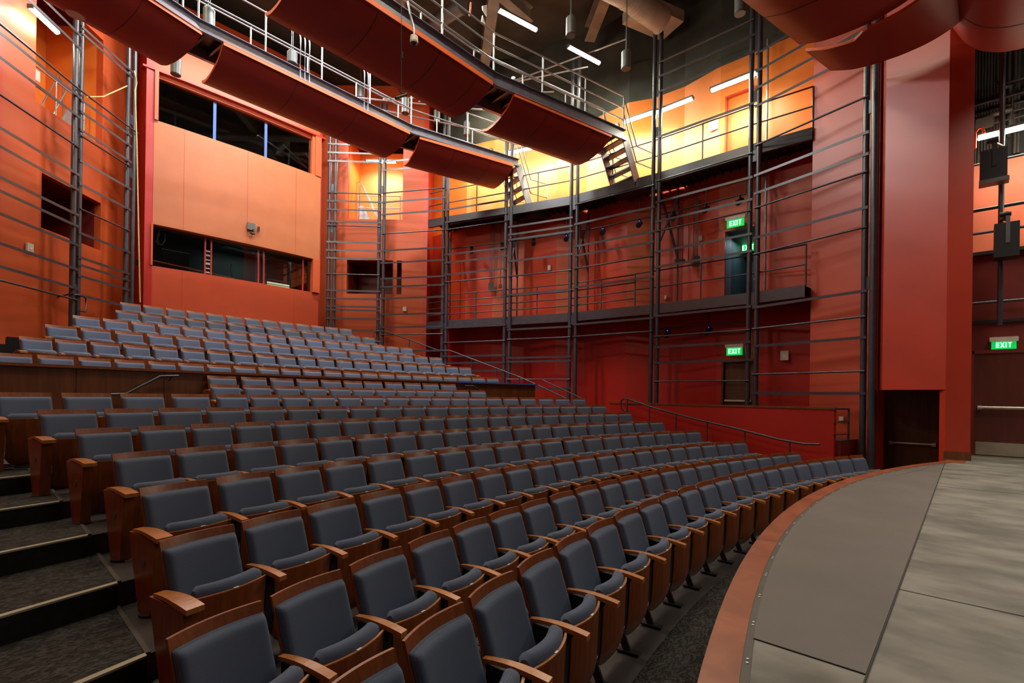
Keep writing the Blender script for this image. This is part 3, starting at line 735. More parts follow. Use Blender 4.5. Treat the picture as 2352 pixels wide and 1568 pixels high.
for idx, (z0, z1) in enumerate(DOORZ):
    nm = 'door_%d' % (idx+1)
    if idx == 1:      # open teal corridor with a door leaf further in
        w = MB()
        for a, b in ((D0+dn*.15, D0+dn*2.2), (D1+dn*.15, D1+dn*2.2), (D0+dn*2.2, D1+dn*2.2)):
            w.add([(a.x, a.y, z0), (b.x, b.y, z0), (b.x, b.y, z1), (a.x, a.y, z1)], [(0, 1, 2, 3)])
        w.add([(*(p.xy), z1) for p in (D0+dn*.15, D1+dn*.15, D1+dn*2.2, D0+dn*2.2)], [(0, 1, 2, 3)])
        w.add([(*(p.xy), z0) for p in (D0+dn*.15, D1+dn*.15, D1+dn*2.2, D0+dn*2.2)], [(0, 1, 2, 3)])
        struct(w, 'wall_corridor', 'teal')
        w = MB(); w.bar(D0+dd*.03+Vector((0, 0, (z0+z1)/2))+dn*.0, D0+dd*.03+dn*.5+Vector((0, 0, (z0+z1)/2)), .05, z1-z0); struct(w, 'trim_8', 'paleblue')
        leaf = MB(); leaf.bar(D0+dn*1.9+dd*.3+Vector((0, 0, (z0+z1)/2)), D1+dn*1.9+Vector((0, 0, (z0+z1)/2)), .05, z1-z0-.1)
        lf = leaf.build(nm, 'teal'); lf['kind'] = 'structure'
        area_light('corridor_fill', tuple((D0+D1)/2+dn*1.0+Vector((0, 0, z1-.05))), .2, .5, 7, (.75, .92, 1.0))  # added fill light inside the corridor, no fixture there
        bb = MB(); bb.tube([D0+dn*1.8+dd*.35+Vector((0, 0, z0+1)), D1+dn*1.8+Vector((0, 0, z0+1))], .03, 8); bb.build('push_bar', 'cream', lf)
    else:
        leaf = MB(); mid = Vector((0, 0, (z0+z1)/2))
        leaf.bar(D0+dn*.10+mid, D1+dn*.10+mid, .05, z1-z0)
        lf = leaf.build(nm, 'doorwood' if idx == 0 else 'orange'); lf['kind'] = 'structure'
        if idx == 0:
            bb = MB(); bb.bar(D0+dn*.0+dd*.08+Vector((0, 0, z0+1)), D1-dd*.05+Vector((0, 0, z0+1)), .05, .05); bb.build('push_bar', 'cream', lf)
    fr = MB(); fz = Vector((0, 0, (z0+z1)/2))
    fr.bar(D0-dn*.02+fz, D0-dn*.02+dd*.05+fz, .06, z1-z0); fr.bar(D0-dn*.02+Vector((0, 0, z1+.02)), D1-dn*.02+Vector((0, 0, z1+.02)), .06, .06)
    struct(fr, 'trim_9', 'red' if idx else 'doorwood')

# pink panel nearest the stage, walkway end, and proscenium wall
PA, PB = (14.27, 2.93), (13.72, 1.50)
w = MB(); w.prism([PA, PB, (PB[0]+.3, PB[1]-.1), (15.4, 2.6), (15.4, 2.95)], -.9, TOPW+1.5); struct(w, 'wall_right_front', 'red_front')
PIER_A, PIER_B = (12.65, .31), (13.05, 1.33)
w = MB()
w.prism([PIER_A, PIER_B, (13.75, 1.45), (14.5, 1.5), (14.5, -.05), (12.78, -.05)], 1.34, 13.5); struct(w, 'wall_proscenium', 'red_pier')
w = MB(); w.prism([(12.65, .31), (12.78, -.05), (14.5, -.05), (14.5, .40), (12.75, .40)], -.915, 1.34); struct(w, 'wall_proscenium', 'red_pier')
w = MB(); w.prism([(12.62, .325), (12.77, -.065), (12.79, -.06), (12.66, .33)], 0, .16); struct(w, 'baseboard_proscenium', 'wallwood')
w = MB(); w.box(14.52, 14.7, .3, 2.7, -.915, 1.6); struct(w, 'wall_recess', 'red_deep')
w = MB(); w.prism([(13.62, 1.62), (14.6, 1.62), (14.6, 1.50), (13.62, 1.50)], -.915, 1.34); struct(w, 'wall_recess', 'red_deep')
fl2 = MB(); fl2.box(12.2, 14.6, .25, 1.7, -1.1, -.914); struct(fl2, 'floor', 'concrete')
dl = MB(); dl.box(14.47, 14.515, .47, 1.40, -.915, 1.34); do = dl.build('door_4', 'doorwood'); do['kind'] = 'structure'
b = MB(); b.tube([(14.40, .52, .15), (14.40, 1.30, .15)], .03, 10); b.box(14.38, 14.47, .50, .58, .11, .19); b.box(14.38, 14.47, 1.26, 1.33, .11, .19); b.build('push_bar', 'metalbar', do)

# ------------------------------------------------------------------ control booth
BY = 18.43
def bow(x): return BY - .10*(1 - ((x-6.37)/2.66)**2) + .10
bx0, bx1 = 3.70, 9.03
xs = [3.70, 4.50, 6.37, 8.06, 9.03]
def bslab(mb, z0, z1, y_in=.0, depth=.35, xa=bx0, xb=bx1):
    X = [xa] + [x for x in xs if xa < x < xb] + [xb]
    mb.prism([(x, bow(x)+y_in) for x in X] + [(X[-1], BY+depth), (X[0], BY+depth)], z0, z1)
w = MB(); bslab(w, 1.5, 4.95); struct(w, 'wall_booth', 'booth')
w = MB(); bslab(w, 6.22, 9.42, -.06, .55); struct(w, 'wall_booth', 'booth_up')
w = MB(); bslab(w, 10.80, 13.4, .05); struct(w, 'wall_booth', 'red_panel')
w = MB(); bslab(w, 10.93, 10.99, -.10, .3, 3.4, 9.2); struct(w, 'trim_10', 'red_deep')
w = MB(); w.box(3.70, 3.80, BY-.02, BY+.30, 9.42, 10.95); w.box(8.69, 8.80, BY+.05, BY+.30, 9.42, 10.95); w.box(8.80, 9.03, BY+.0, BY+.30, 9.42, 10.95)
w.box(3.56, 3.70, BY+.06, BY+.3, 9.42, 10.95); struct(w, 'trim_11', 'red_panel')
w = MB(); w.box(3.66, 3.71, BY, BY+.45, 4.95, 6.22); w.box(8.76, 9.03, BY, BY+.3, 4.95, 6.22); struct(w, 'trim_12', 'red_panel')
w = MB(); w.box(3.50, 3.70, BY+.05, 20.3, 1.5, 13.4); w.box(9.0, 9.2, BY+.3, 20.3, 1.5, 13.4); struct(w, 'wall_booth_side', 'red_dim')
w = MB(); w.box(-4, 3.6, 20.0, 20.2, -.9, 13.6); w.box(9.1, 15, 20.0, 20.2, -.9, 13.6); struct(w, 'wall_back', 'red')
w = MB()
for xj in (4.5, 6.37, 8.06):
    w.box(xj-.004, xj+.004, bow(xj)-.0635, bow(xj)-.055, 6.24, 9.41)
struct(w, 'trim_17', 'red_dim')
w = MB()
for xj in (4.5, 8.06):
    w.box(xj-.003, xj+.003, bow(xj)-.003, bow(xj)+.01, 2.6, 4.94)
struct(w, 'trim_18', 'red_dim')
# glass strips of the booth
def glazing(x0, x1, y, z0, z1, n, bars=(), name='window_1', barmat='red_deep'):
    g = MB(); g.box(x0, x1, y, y+.01, z0, z1); o = g.build(name, 'glass'); o['kind'] = 'structure'
    for xb in bars:
        m = MB(); m.box(xb-.022, xb+.022, y-.03, y+.02, z0, z1); m.build('mullion', barmat, o)
    return o
g1 = glazing(3.7, 8.78, BY+.22, 4.95, 6.22, 3, (5.18, 5.36, 6.86, 7.04, 8.46), 'window_1')
g2 = glazing(3.80, 8.70, BY+.20, 9.42, 10.82, 3, (), 'window_2')
for x in (5.40, 7.04):
    m = MB(); m.box(x-.045, x+.045, BY+.185, BY+.197, 9.44, 10.76); o = m.build('masking_tape', 'tape'); tag(o, 'vertical blue tape strip on the upper booth window, %s one' % ('left' if x < 6 else 'right'), 'tape', 'tape strips on the upper window')
w = MB(); w.box(3.72, 9.0, BY+2.2, BY+2.3, 4.6, 6.6); w.box(3.72, 9.0, BY+.4, BY+2.3, 4.6, 4.7); w.box(3.72, 9.0, BY+.4, BY+2.3, 6.35, 6.45); struct(w, 'wall_booth_interior', 'boothwall')
area_light('booth_fill', (6.8, BY+1.3, 6.3), 1.5, .3, 9, (.85, 1, .97))  # added dim fill so the booth interior shows behind the glass
w = MB(); w.box(3.72, 9.0, BY+2.2, BY+2.3, 9.2, 11); w.box(3.72, 9.0, BY+.56, BY+2.3, 9.2, 9.3); w.box(3.72, 9.0, BY+.4, BY+2.3, 10.95, 11.05); struct(w, 'wall_booth_interior', 'dark')
# things in the lower booth window
o = thing('monitor', 'large black screen standing behind the lower booth window, left', 'monitor', (4.4, BY+.45, 4.95))
m = MB(); m.box(4.05, 4.78, BY+.42, BY+.47, 4.97, 5.60); m.build('screen', 'black_screen', o)
m = MB(); m.box(4.03, 4.80, BY+.415, BY+.475, 5.60, 5.615); m.build('screen_edge', 'galv', o)
cab = MB()
cab.tube([(3.98, BY+.5, 6.1), (3.93, BY+.5, 5.9), (3.95, BY+.5, 5.72)], .012, 6).tube([(4.12, BY+.5, 6.12), (4.13, BY+.5, 5.9), (4.05, BY+.5, 5.74), (3.98, BY+.5, 5.76)], .012, 6)
o = cab.build('cable_loop', 'cream'); tag(o, 'pale hanging cable loop behind the lower booth window at left', 'cable')
o = thing('lit_shelf', 'bright louvered lamp box glowing behind the right part of the lower booth window', 'lamp', (8.0, BY+1.0, 4.95))
m = MB(); m.box(7.45, 8.30, BY+.9, BY+1.0, 5.33, 5.36); m.build('top_edge', 'galv', o)
LV = emis('booth_lamp_glow', (.9, .9, .55), 1.0)
for k in range(3):
    m = MB(); m.box(7.45, 8.28, BY+.95, BY+.97, 5.02+.09*k, 5.08+.09*k); m.build('louver', LV, o)
cc = MB(); cc.tube([(6.0, BY+.25, 5.5), (5.98, BY+.28, 5.3), (6.03, BY+.3, 5.1), (6.04, BY+.3, 4.97)], .008, 6)
o = cc.build('thin_cable', 'black'); tag(o, 'thin black cable hanging behind the middle lower booth window', 'cable')
m = MB()
for k in range(6): m.box(5.20, 5.33, BY+.205, BY+.212, 5.03+.14*k, 5.03+.14*k+random.uniform(.03, .09))
o = m.build('sticker_strip', 'letters'); tag(o, 'strip of small stickers between two mullions of the lower booth window', 'sticker', 'booth window stickers', 'stuff')
o = thing('wall_speaker', 'small grey box with clamp bracket fixed on the booth front', 'speaker', (6.53, BY-.1, 6.7))
bz = at_y(577, 520, 18.30)
m = MB(); m.box(bz.x-.13, bz.x+.13, 18.28, 18.33, bz.z-.12, bz.z+.12); m.build('box', 'can', o)
m = MB(); m.box(bz.x+.03, bz.x+.06, 18.20, 18.30, bz.z-.25, bz.z-.10); m.cyl((bz.x-.06, 18.22, bz.z-.24), (bz.x+.09, 18.22, bz.z-.25), .035, 8); m.cyl((bz.x, 18.18, bz.z-.29), (bz.x+.05, 18.24, bz.z-.22), .03, 8); m.build('clamp', 'black', o)
m = MB(); m.box(bz.x+.22, bz.x+.28, 18.29, 18.34, bz.z-.09, bz.z+.06); m.build('connector', 'black', o)
m = MB(); m.box(3.44, 3.50, 19.2, 19.28, 5.05, 5.2); o = m.build('wall_switch', 'black'); tag(o, 'tiny black wall switch on the booth side wall', 'switch')

# ------------------------------------------------------------------ side walkways on two levels
def poly_pts(P, step):
    out = []
    for i in range(len(P)-1):
        a, b = Vector((*P[i], 0)), Vector((*P[i+1], 0)); n = max(1, round((b-a).length/step))
        for k in range(n): out.append(a + (b-a)*k/n)
    out.append(Vector((*P[-1], 0))); return out
def walkway(P, z, label, heights, grp, end_x=True, skip=None, step=1.25, beam_h=.30):
    o = thing('walkway', label, 'walkway', (P[0][0], P[0][1], z-beam_h))
    IN = offset_line(P, .0); OUTL = offset_line(P, 1.36)
    m = MB()
    for i in range(len(P)-1):
        a, b = Vector((*P[i], z-beam_h/2)), Vector((*P[i+1], z-beam_h/2))
        m.bar(a, b, .012, beam_h)
        for s in (-1, 1): m.bar(a + Vector((0, 0, s*beam_h/2*.97)) + (Vector((*OUTL[i], 0))-Vector((*P[i], 0)))*.035, b + Vector((0, 0, s*beam_h/2*.97)) + (Vector((*OUTL[i+1], 0))-Vector((*P[i+1], 0)))*.035, .085, .014)
    m.build('edge_beam', 'steel', o)
    m = MB()
    for i in range(len(P)-1):
        m.add([(*P[i], z-.05), (*P[i+1], z-.05), (*OUTL[i+1], z-.05), (*OUTL[i], z-.05)], [(0, 1, 2, 3)])
        m.add([(*P[i], z-.02), (*P[i+1], z-.02), (*OUTL[i+1], z-.02), (*OUTL[i], z-.02)], [(0, 1, 2, 3)])
    m.build('deck', 'black', o)
    m = MB()
    for q in poly_pts(P, .22):
        pass
    for i in range(len(P)-1):
        n = max(2, int((Vector(P[i+1])-Vector(P[i])).length/.24))
        for k in range(n):
            t_ = (k+.5)/n
            a = Vector((*P[i], 0)).lerp(Vector((*P[i+1], 0)), t_); b = Vector((*OUTL[i], 0)).lerp(Vector((*OUTL[i+1], 0)), t_)
            m.bar((a.x, a.y, z-.09), (b.x, b.y, z-.09), .03, .07)
    m.build('joist', 'steel', o)
    rr = offset_line(P, .06)
    for h in heights:
        m = MB(); m.tube([(*p, z+h) for p in rr] + ([(*rr[-1], z+h-.06)] if h == max(heights) else []), .020, 8); m.build('guard_rail', 'steel', o)
    for q in poly_pts(rr, step):
        m = MB(); m.tube([(q.x, q.y, z), (q.x, q.y, z+max(heights))], .020, 8); m.build('post', 'steel', o)
    return o
G1P = [(12.12, 15.75)] + [(p[0]+.03, p[1]) for p in RING[2:7]] + [(13.96, 2.95)]
walkway(G1P[:4]+[tuple(ring_hit(1458, 600))], 3.96, 'lower side walkway, its far part with close-set guard rails', (1.0, .75, .5, .25), 'a')
walkway([tuple(ring_hit(1458, 600)), RING[5], RING[6], (13.97, 3.0)], 3.96, 'lower side walkway, its near part passing the dark open doorway', (1.02, .52), 'a', step=1.7)
walkway([(12.05, 15.65)] + RING[2:7] + [(14.2, 2.93)], 7.95, 'upper side walkway under the bright orange wall', (1.05, .55), 'b', step=1.3)
# mirrored stubs out of frame are left out; knee braces under the upper walkway
for i in (2, 3, 4, 5):
    pa = cols[i][1]; q = Vector((*pa, 0)); n = Vector((q.x-CX, q.y-6, 0)).normalized(); q = q + n*.13; e = q + n*.85 + Vector((.10, -.25, 0))
    o = thing('knee_brace', 'steel cross brace behind the %s column pair of the right walkways' % ORD[i-1], 'brace', (e.x, e.y, 3.96), 'cross braces between the two walkways')
    m = MB(); m.tube([(e.x, e.y, 3.96), (e.x, e.y, 7.75)], .026, 8); m.build('post', 'steel', o)
    m = MB(); m.bar((q.x, q.y, 7.35), (e.x, e.y, 5.55), .06, .05); m.build('brace_bar', 'steel', o)
    m = MB(); m.bar((q.x, q.y, 5.9), (e.x, e.y, 7.5), .06, .04); m.build('brace_bar', 'beam', o)
# pipe with small spotlights under each walkway
for z, pxs, lab in ((None, [(1083, 578), (1153, 572), (1226, 560), (1301, 550), (1385, 532), (1469, 516), (1548, 494), (1622, 470), (1700, 452)], 'upper'),
                    (None, [(1533, 766), (1628, 758)], 'lower')):
    line = offset_line(RING, .55); pts = []
    for j, (px, py) in enumerate(pxs):
        p = ring_hit(px, py, .55); zz = height_at(py, p[0], p[1]); pts.append(Vector((p[0], p[1], zz)))
    zm = sum(p.z for p in pts)/len(pts)
    ends = [(*ring_hit(1032 if lab == 'upper' else 1500, 500, .55), zm+.16)] + [(p.x, p.y, zm+.16) for p in pts] + [(*ring_hit(1712, 500, .55), zm+.16)]
    o = thing('lighting_pipe', 'thin black lighting pipe hung under the %s walkway' % lab, 'pipe', ends[0])
    m = MB(); m.tube(ends, .022, 8); m.build('pipe', 'black', o)
    for e in ends[::2]:
        m = MB(); m.tube([e, (e[0], e[1], 7.85 if lab == 'upper' else 3.86)], .012, 6); m.build('hanger', 'black', o)
    for j, p in enumerate(pts):
        o = thing('spotlight', '%s small black spotlight from the left on the pipe under the %s walkway' % (ORD[j+1], lab), 'spotlight', (p.x, p.y, zm-.14), 'small spotlights under the walkways')
        d = Vector((CX-p.x, 6-p.y, 0)).normalized()
        m = MB(); c = Vector((p.x, p.y, zm)); m.cyl(c - d*.10 + Vector((0, 0, .05)), c + d*.13 - Vector((0, 0, .09)), .075, 12, .085); m.build('housing', 'black', o)
        m = MB(); m.bar(c + Vector((0, 0, .0)), c + Vector((0, 0, .16)), .16, .01); m.build('yoke', 'black', o)
        if j in (4, 5) or lab == 'lower' or j == 3:
            m = MB(); cc_ = c + d*.02 + Vector((0, 0, .085)); m.cyl(cc_, cc_+Vector((0, 0, .012)), .013, 8); m.build('status_light', 'bluedot', o)
# conduits and boxes on the walkway wall
def conduits(px0, n, gap, y0, y1, box, lab, off=.95):
    p0 = ring_hit(px0, 600, off); o = thing('conduit_bundle', lab, 'pipe', (p0[0], p0[1], 4))
    za, zb = height_at(y0, *p0), height_at(y1, *p0)
    for k in range(n):
        p = ring_hit(px0+gap*k, 600, off); m = MB(); m.tube([(p[0], p[1], zb), (p[0], p[1], za-.1), (p[0]+.08, p[1]+.1, za)], .014, 6); m.build('conduit', 'conduit', o)
    p = ring_hit(px0+box[0], 600, off); z = height_at(box[1], *p)
    d = Vector((p[1]*0+.75, -.66, 0))
    m = MB(); m.obox((p[0], p[1], z), d*box[2], Vector((.66, .75, 0))*.12, (0, 0, box[3])); m.build('junction_box', 'conduit', o)
conduits(1126, 4, 3.0, 512, 650, (3, 659, .22, .30), 'bundle of four thin vertical conduits with box in the first walkway bay')
conduits(1592, 4, 3.2, 448, 600, (6, 600, .22, .30), 'bundle of four vertical conduits with box left of the dark open doorway')
conduits(1150, 1, 3.0, 525, 655, (0, 657, .12, .12), 'single thin conduit beside the bundle in the first walkway bay')
conduits(1555, 3, 13, 462, 602, (6, 600, .32, .12), 'three spaced vertical conduits above a flat box in the exit door bay')
m = MB(); p = ring_hit(1757, 600, .9); m.tube([(p[0], p[1], 3.96), (p[0], p[1], 11.2)], .035, 8); o = m.build('light_pipe', 'galv'); tag(o, 'tall pale vertical pipe on both walkways beyond the exit door columns', 'pipe')
q1 = on_wall(1957, 300, PA, PB, -.12)
if (q1 - EYE).length > 14: q1 = on_wall(1957, 300, PA, PB, .12)
o = thing('wall_pipe', 'dark vertical pipe with collars on the pink wall beside the stage', 'pipe', (q1.x, q1.y, 3.5))
q1b = on_wall(1950, 690, PA, PB, 0); q1b = Vector((q1.x, q1.y, height_at(690, q1.x, q1.y)))
m = MB(); m.tube([(q1.x, q1.y, q1b.z), (q1.x, q1.y, 8.6)], .032, 8); m.build('pipe', 'steel', o)
m = MB()
for y, r_ in ((608, .075), (318, .05), (690, .05)):
    z = height_at(y, q1.x, q1.y); m.cyl((q1.x, q1.y, z-.02), (q1.x, q1.y, z+.03), r_, 12)
m.build('collar', 'steel', o)

# ------------------------------------------------------------------ exit signs with their lettering
def exit_sign(c, ax, w, h, label, name='exit_sign', letters=True):
    """c centre, ax unit vector along the sign (reading direction)"""
    ax = Vector(ax).normalized(); up = Vector((0, 0, 1)); nrm = ax.cross(up)      # towards the reader
    o = thing(name, label, 'sign', (c[0], c[1], c[2]-h/2)); c = Vector(c)
    m = MB(); m.obox(c, ax*w, nrm*.012, up*h); m.build('panel', 'exitgreen', o)
    m = MB(); m.obox(c + up*(h*.5+.035), ax*(w*1.15), nrm*.07, up*.09); m.build('housing', 'cream', o)
    m = MB(); m.obox(c + up*(h*.5+.035) - nrm*.17, ax*.08, nrm*.30, up*.05); m.build('wall_arm', 'cream', o)
    m = MB(); L = h*.62; t = L*.19; y0 = -L*.5; z = nrm*.012
    def s(u0, v0, u1, v1, th=t):
        a = c + z + ax*u0 + up*v0; b = c + z + ax*u1 + up*v1; d = (b-a); sd = d.cross(nrm).normalized()
        m.obox((a+b)/2, d, sd*th, nrm*.008)
    lw = L*.46; gp = L*.20; tot = lw*3 + t + gp*3; u = -tot/2
    s(u+t/2, y0, u+t/2, -y0); 
    for v in (y0+t/2, 0, -y0-t/2): s(u, v, u+lw, v)
    u += lw+gp; s(u, y0, u+lw, -y0); s(u, -y0, u+lw, y0)
    u += lw+gp; s(u+t/2, y0, u+t/2, -y0)
    u += t+gp; s(u+lw/2, y0, u+lw/2, -y0-t*.5); s(u-.0, -y0-t/2, u+lw, -y0-t/2)
    m.build('lettering', 'exitletter', o)
    return o
def sgn(px, py, off=-.12):
    q = on_wall(px, py, DA, DB); v = q - dn*.30; return v
wdir = (Vector((DB[0], DB[1], 0))-Vector((DA[0], DA[1], 0))).normalized()
exit_sign(sgn(1694.5, 808), wdir, .44, .24, 'green lit EXIT sign above the lowest door at the right wall')
exit_sign(sgn(1697, 518), wdir, .48, .24, 'green lit EXIT sign above the dark open doorway on the lower walkway')
cs = on_wall(1718, 568, (D0+dn*1.6).xy[:], (D1+dn*1.6).xy[:]); exit_sign(cs, wdir, .36, .26, 'green EXIT sign glimpsed inside the dark corridor behind the open doorway')
exit_sign(at_x(2305.5, 792, 14.0), (0, -1, 0), .36, .165, 'green lit EXIT sign over the double door beside the stage')

# ------------------------------------------------------------------ curved catwalks and the red reflectors below them
def catwalk(path, z, ydir, label, posts=1.6, high=False, bh=.30):
    o = thing('catwalk', label, 'catwalk', (path[0][0], path[0][1], z-.3))
    W = .95; back = offset_line(path, W)
    m = MB()
    for P, s in ((path, 1), (back, -1)):
        for i in range(len(P)-1):
            a, b = Vector((*P[i], z-bh/2)), Vector((*P[i+1], z-bh/2))
            m.bar(a, b, .014, bh)
            n = (Vector((*back[i], 0))-Vector((*path[i], 0))).normalized()*s*-1
            for h in (-bh/2+.005, bh/2-.005): m.bar(a + Vector((0, 0, h)) + n*.04, b + Vector((0, 0, h)) + n*.04, .09, .014)
    m.build('channel_beam', 'beam', o)
    m = MB()
    for i in range(len(path)-1):
        m.add([(*path[i], z-.03), (*path[i+1], z-.03), (*back[i+1], z-.03), (*back[i], z-.03)], [(0, 1, 2, 3)])
        L = (Vector(path[i+1])-Vector(path[i])).length; n = max(2, int(L/.35))
        for k in range(n):
            t_ = (k+.5)/n; a = Vector((*path[i], 0)).lerp(Vector((*path[i+1], 0)), t_); b = Vector((*back[i], 0)).lerp(Vector((*back[i+1], 0)), t_)
            m.bar((a.x, a.y, z-.12), (b.x, b.y, z-.12), .05, .12)
    m.build('deck', 'black', o)
    for P in (offset_line(path, .05), offset_line(path, W-.05)):
        for h in ((1.07, .72, .36) if high else (1.05, .55)):
            m = MB(); m.tube([(*p, z+h) for p in P], .021, 8); m.build('guard_rail', 'galv', o)
        for q in poly_pts(P, posts):
            m = MB(); m.tube([(q.x, q.y, z-.05), (q.x, q.y, z+1.07)], .024, 8); m.build('post', 'galv', o)
    return o
ZC = 9.50
_e1 = at_z(1190, 367, 9.50)
C1 = [(-.6, 11.72), (3.40, 12.9), (9.24, 12.9), (_e1.x, _e1.y)]
C2 = [(-.9, 7.7), (3.85, 8.9), (8.88, 8.9), (13.42, 7.80)]
catwalk(C1, 9.50, 1, 'far catwalk hung across the hall with light steel guard rails', bh=.26)
catwalk(C2, 9.25, 1, 'near catwalk hung across the hall, its guard rail in front of bright tubes', high=True, bh=.33)
def cat_stair(P0, a, label, zt, z1=7.95, run=1.05):
    """stair going down from the end of a catwalk to the upper walkway"""
    d = (Vector(a[1])-Vector(a[0])).normalized(); n = Vector((-d.y, d.x)); P0 = Vector(P0)
    o = thing('catwalk_stair', label, 'stair', (P0.x, P0.y, z1))
    for w_, nm in ((0, 'stringer'), (.95, 'stringer')):
        s = P0 + n*w_; e = s + d*run*.55; e2 = e + d*.75
        m = MB(); m.bar((s.x, s.y, zt-.17), (e.x, e.y, z1-.10), .03, .27); m.bar((e.x, e.y, z1-.14), (e2.x, e2.y, z1-.14), .03, .27); m.build(nm, 'beam', o)
    for k in range(5):
        t_ = (k+.6)/5; c = P0 + d*run*.55*t_; z = zt-.05 + (z1-zt)*t_
        m = MB(); e = c + n*.95; m.bar((c.x, c.y, z), (e.x, e.y, z), .24, .035); m.build('tread', 'steel', o)
    e = P0 + d*run*.55; e2 = e + d*.75
    m = MB(); m.add([(e.x, e.y, z1-.25), (e2.x, e2.y, z1-.25), ((e2+n*.95).x, (e2+n*.95).y, z1-.25), ((e+n*.95).x, (e+n*.95).y, z1-.25)], [(0, 1, 2, 3)])
    m.build('landing', 'black', o)
    for w_ in (.03, .92):
        s = P0 + n*w_; e = s + d*run*.55; e2 = e + d*.75
        for h in (1.0, .5):
            m = MB(); m.tube([(s.x, s.y, zt+h), (e.x, e.y, z1+h), (e2.x, e2.y, z1+h)], .02, 8); m.build('handrail', 'galv', o)
        m = MB(); m.tube([(e2.x, e2.y, z1-.1), (e2.x, e2.y, z1+1.02)], .022, 8); m.build('post', 'galv', o)
cat_stair(C1[-1], C1[-2:], 'open steel stair from the far catwalk down to the upper walkway', 9.50)
cat_stair(C2[-1], C2[-2:], 'open steel stair from the near catwalk down to the upper walkway', 9.25)
PROF = [(0, 0), (.14, -.13), (.38, -.26), (.75, -.34), (1.05, -.37), (1.35, -.355), (1.6, -.27)]
T_RIM = .07
def reflector(a, b, z, label, seams=(), span=1.0, n_dir=None, drop=1.0, trim0=0, trim1=0):
    """a, b: plan ends of the front edge; the sheet sags and curves away towards the audience"""
    a, b = Vector(a), Vector(b); d = (b-a).normalized(); n = Vector((-d.y, d.x)) if n_dir is None else Vector(n_dir)
    o = thing('ceiling_reflector', label, 'reflector', (a.x, a.y, z-.4), 'curved red reflectors under the catwalks')
    prof = []
    for i in range(len(PROF)-1):
        for k in range(4):
            t_ = k/4; prof.append(((PROF[i][0]*(1-t_)+PROF[i+1][0]*t_)*span, (PROF[i][1]*(1-t_)+PROF[i+1][1]*t_)*drop))
    prof.append((PROF[-1][0]*span, PROF[-1][1]*drop))
    # smooth once
    pr = [prof[0]] + [((prof[i-1][0]+2*prof[i][0]+prof[i+1][0])/4, (prof[i-1][1]+2*prof[i][1]+prof[i+1][1])/4) for i in range(1, len(prof)-1)] + [prof[-1]]
    T = T_RIM
    def row(p, up): return [Vector((p.x+n.x*s, p.y+n.y*s, z+h+up)) for s, h in pr]
    m = MB(); r0, r1 = row(a, 0), row(b, 0); m.grid([r0, r1]); R0, R1 = row(a, T), row(b, T)
    m.build('curved_sheet', 'cloud', o)
    m = MB(); m.grid([R1, R0]); m.grid([[r0[0], R0[0]], [r1[0], R1[0]]], False); m.grid([[r0[-1], R0[-1]], [r1[-1], R1[-1]]], False)
    m.grid([r0, R0], False); m.grid([r1, R1], False)
    m.bar(Vector((a.x, a.y, z-.012))-Vector((*n, 0))*.012, Vector((b.x, b.y, z-.012))-Vector((*n, 0))*.012, .02, .085)
    m.build('rim', 'rim', o)
    for t_ in seams:
        p = a + (b-a)*t_; m = MB(); q = p + d*.012
        m.grid([[v - Vector((0, 0, .003)) for v in row(p, 0)], [v - Vector((0, 0, .003)) for v in row(q, 0)]]); m.build('panel_joint', 'seam', o)
    return o
def along(P, Q, t_): return (P[0]+(Q[0]-P[0])*t_, P[1]+(Q[1]-P[1])*t_)
def shift(p, q, off): 
    d = Vector((q[0]-p[0], q[1]-p[1])).normalized(); return Vector((-d.y, d.x))*off
reflector((3.88, 12.84), (9.12, 12.84), 9.22, 'wide curved red reflector in front of the booth', (.335, .665))
s_ = C1[2]; e_ = C1[3]
reflector((9.47, 12.80), (12.80, 11.83), 9.20, 'curved red reflector at the right end of the far catwalk', (.36, .74))
reflector(C1[0], (3.44, 12.86), 9.22, 'curved red reflector at the upper left with a small white box', (.3, .72))
reflector((3.9, 8.82), (8.72, 8.82), 8.90, 'big curved red reflector under the middle of the near catwalk', (.33, .66, .9))
reflector((9.42, 8.72), (12.83, 7.90), 8.90, 'curved red reflector at the right end of the near catwalk', (.33, .8))
reflector((-.9, 7.65), (3.7, 8.78), 8.90, 'curved red reflector of the near catwalk beyond the top left edge', (.5,))
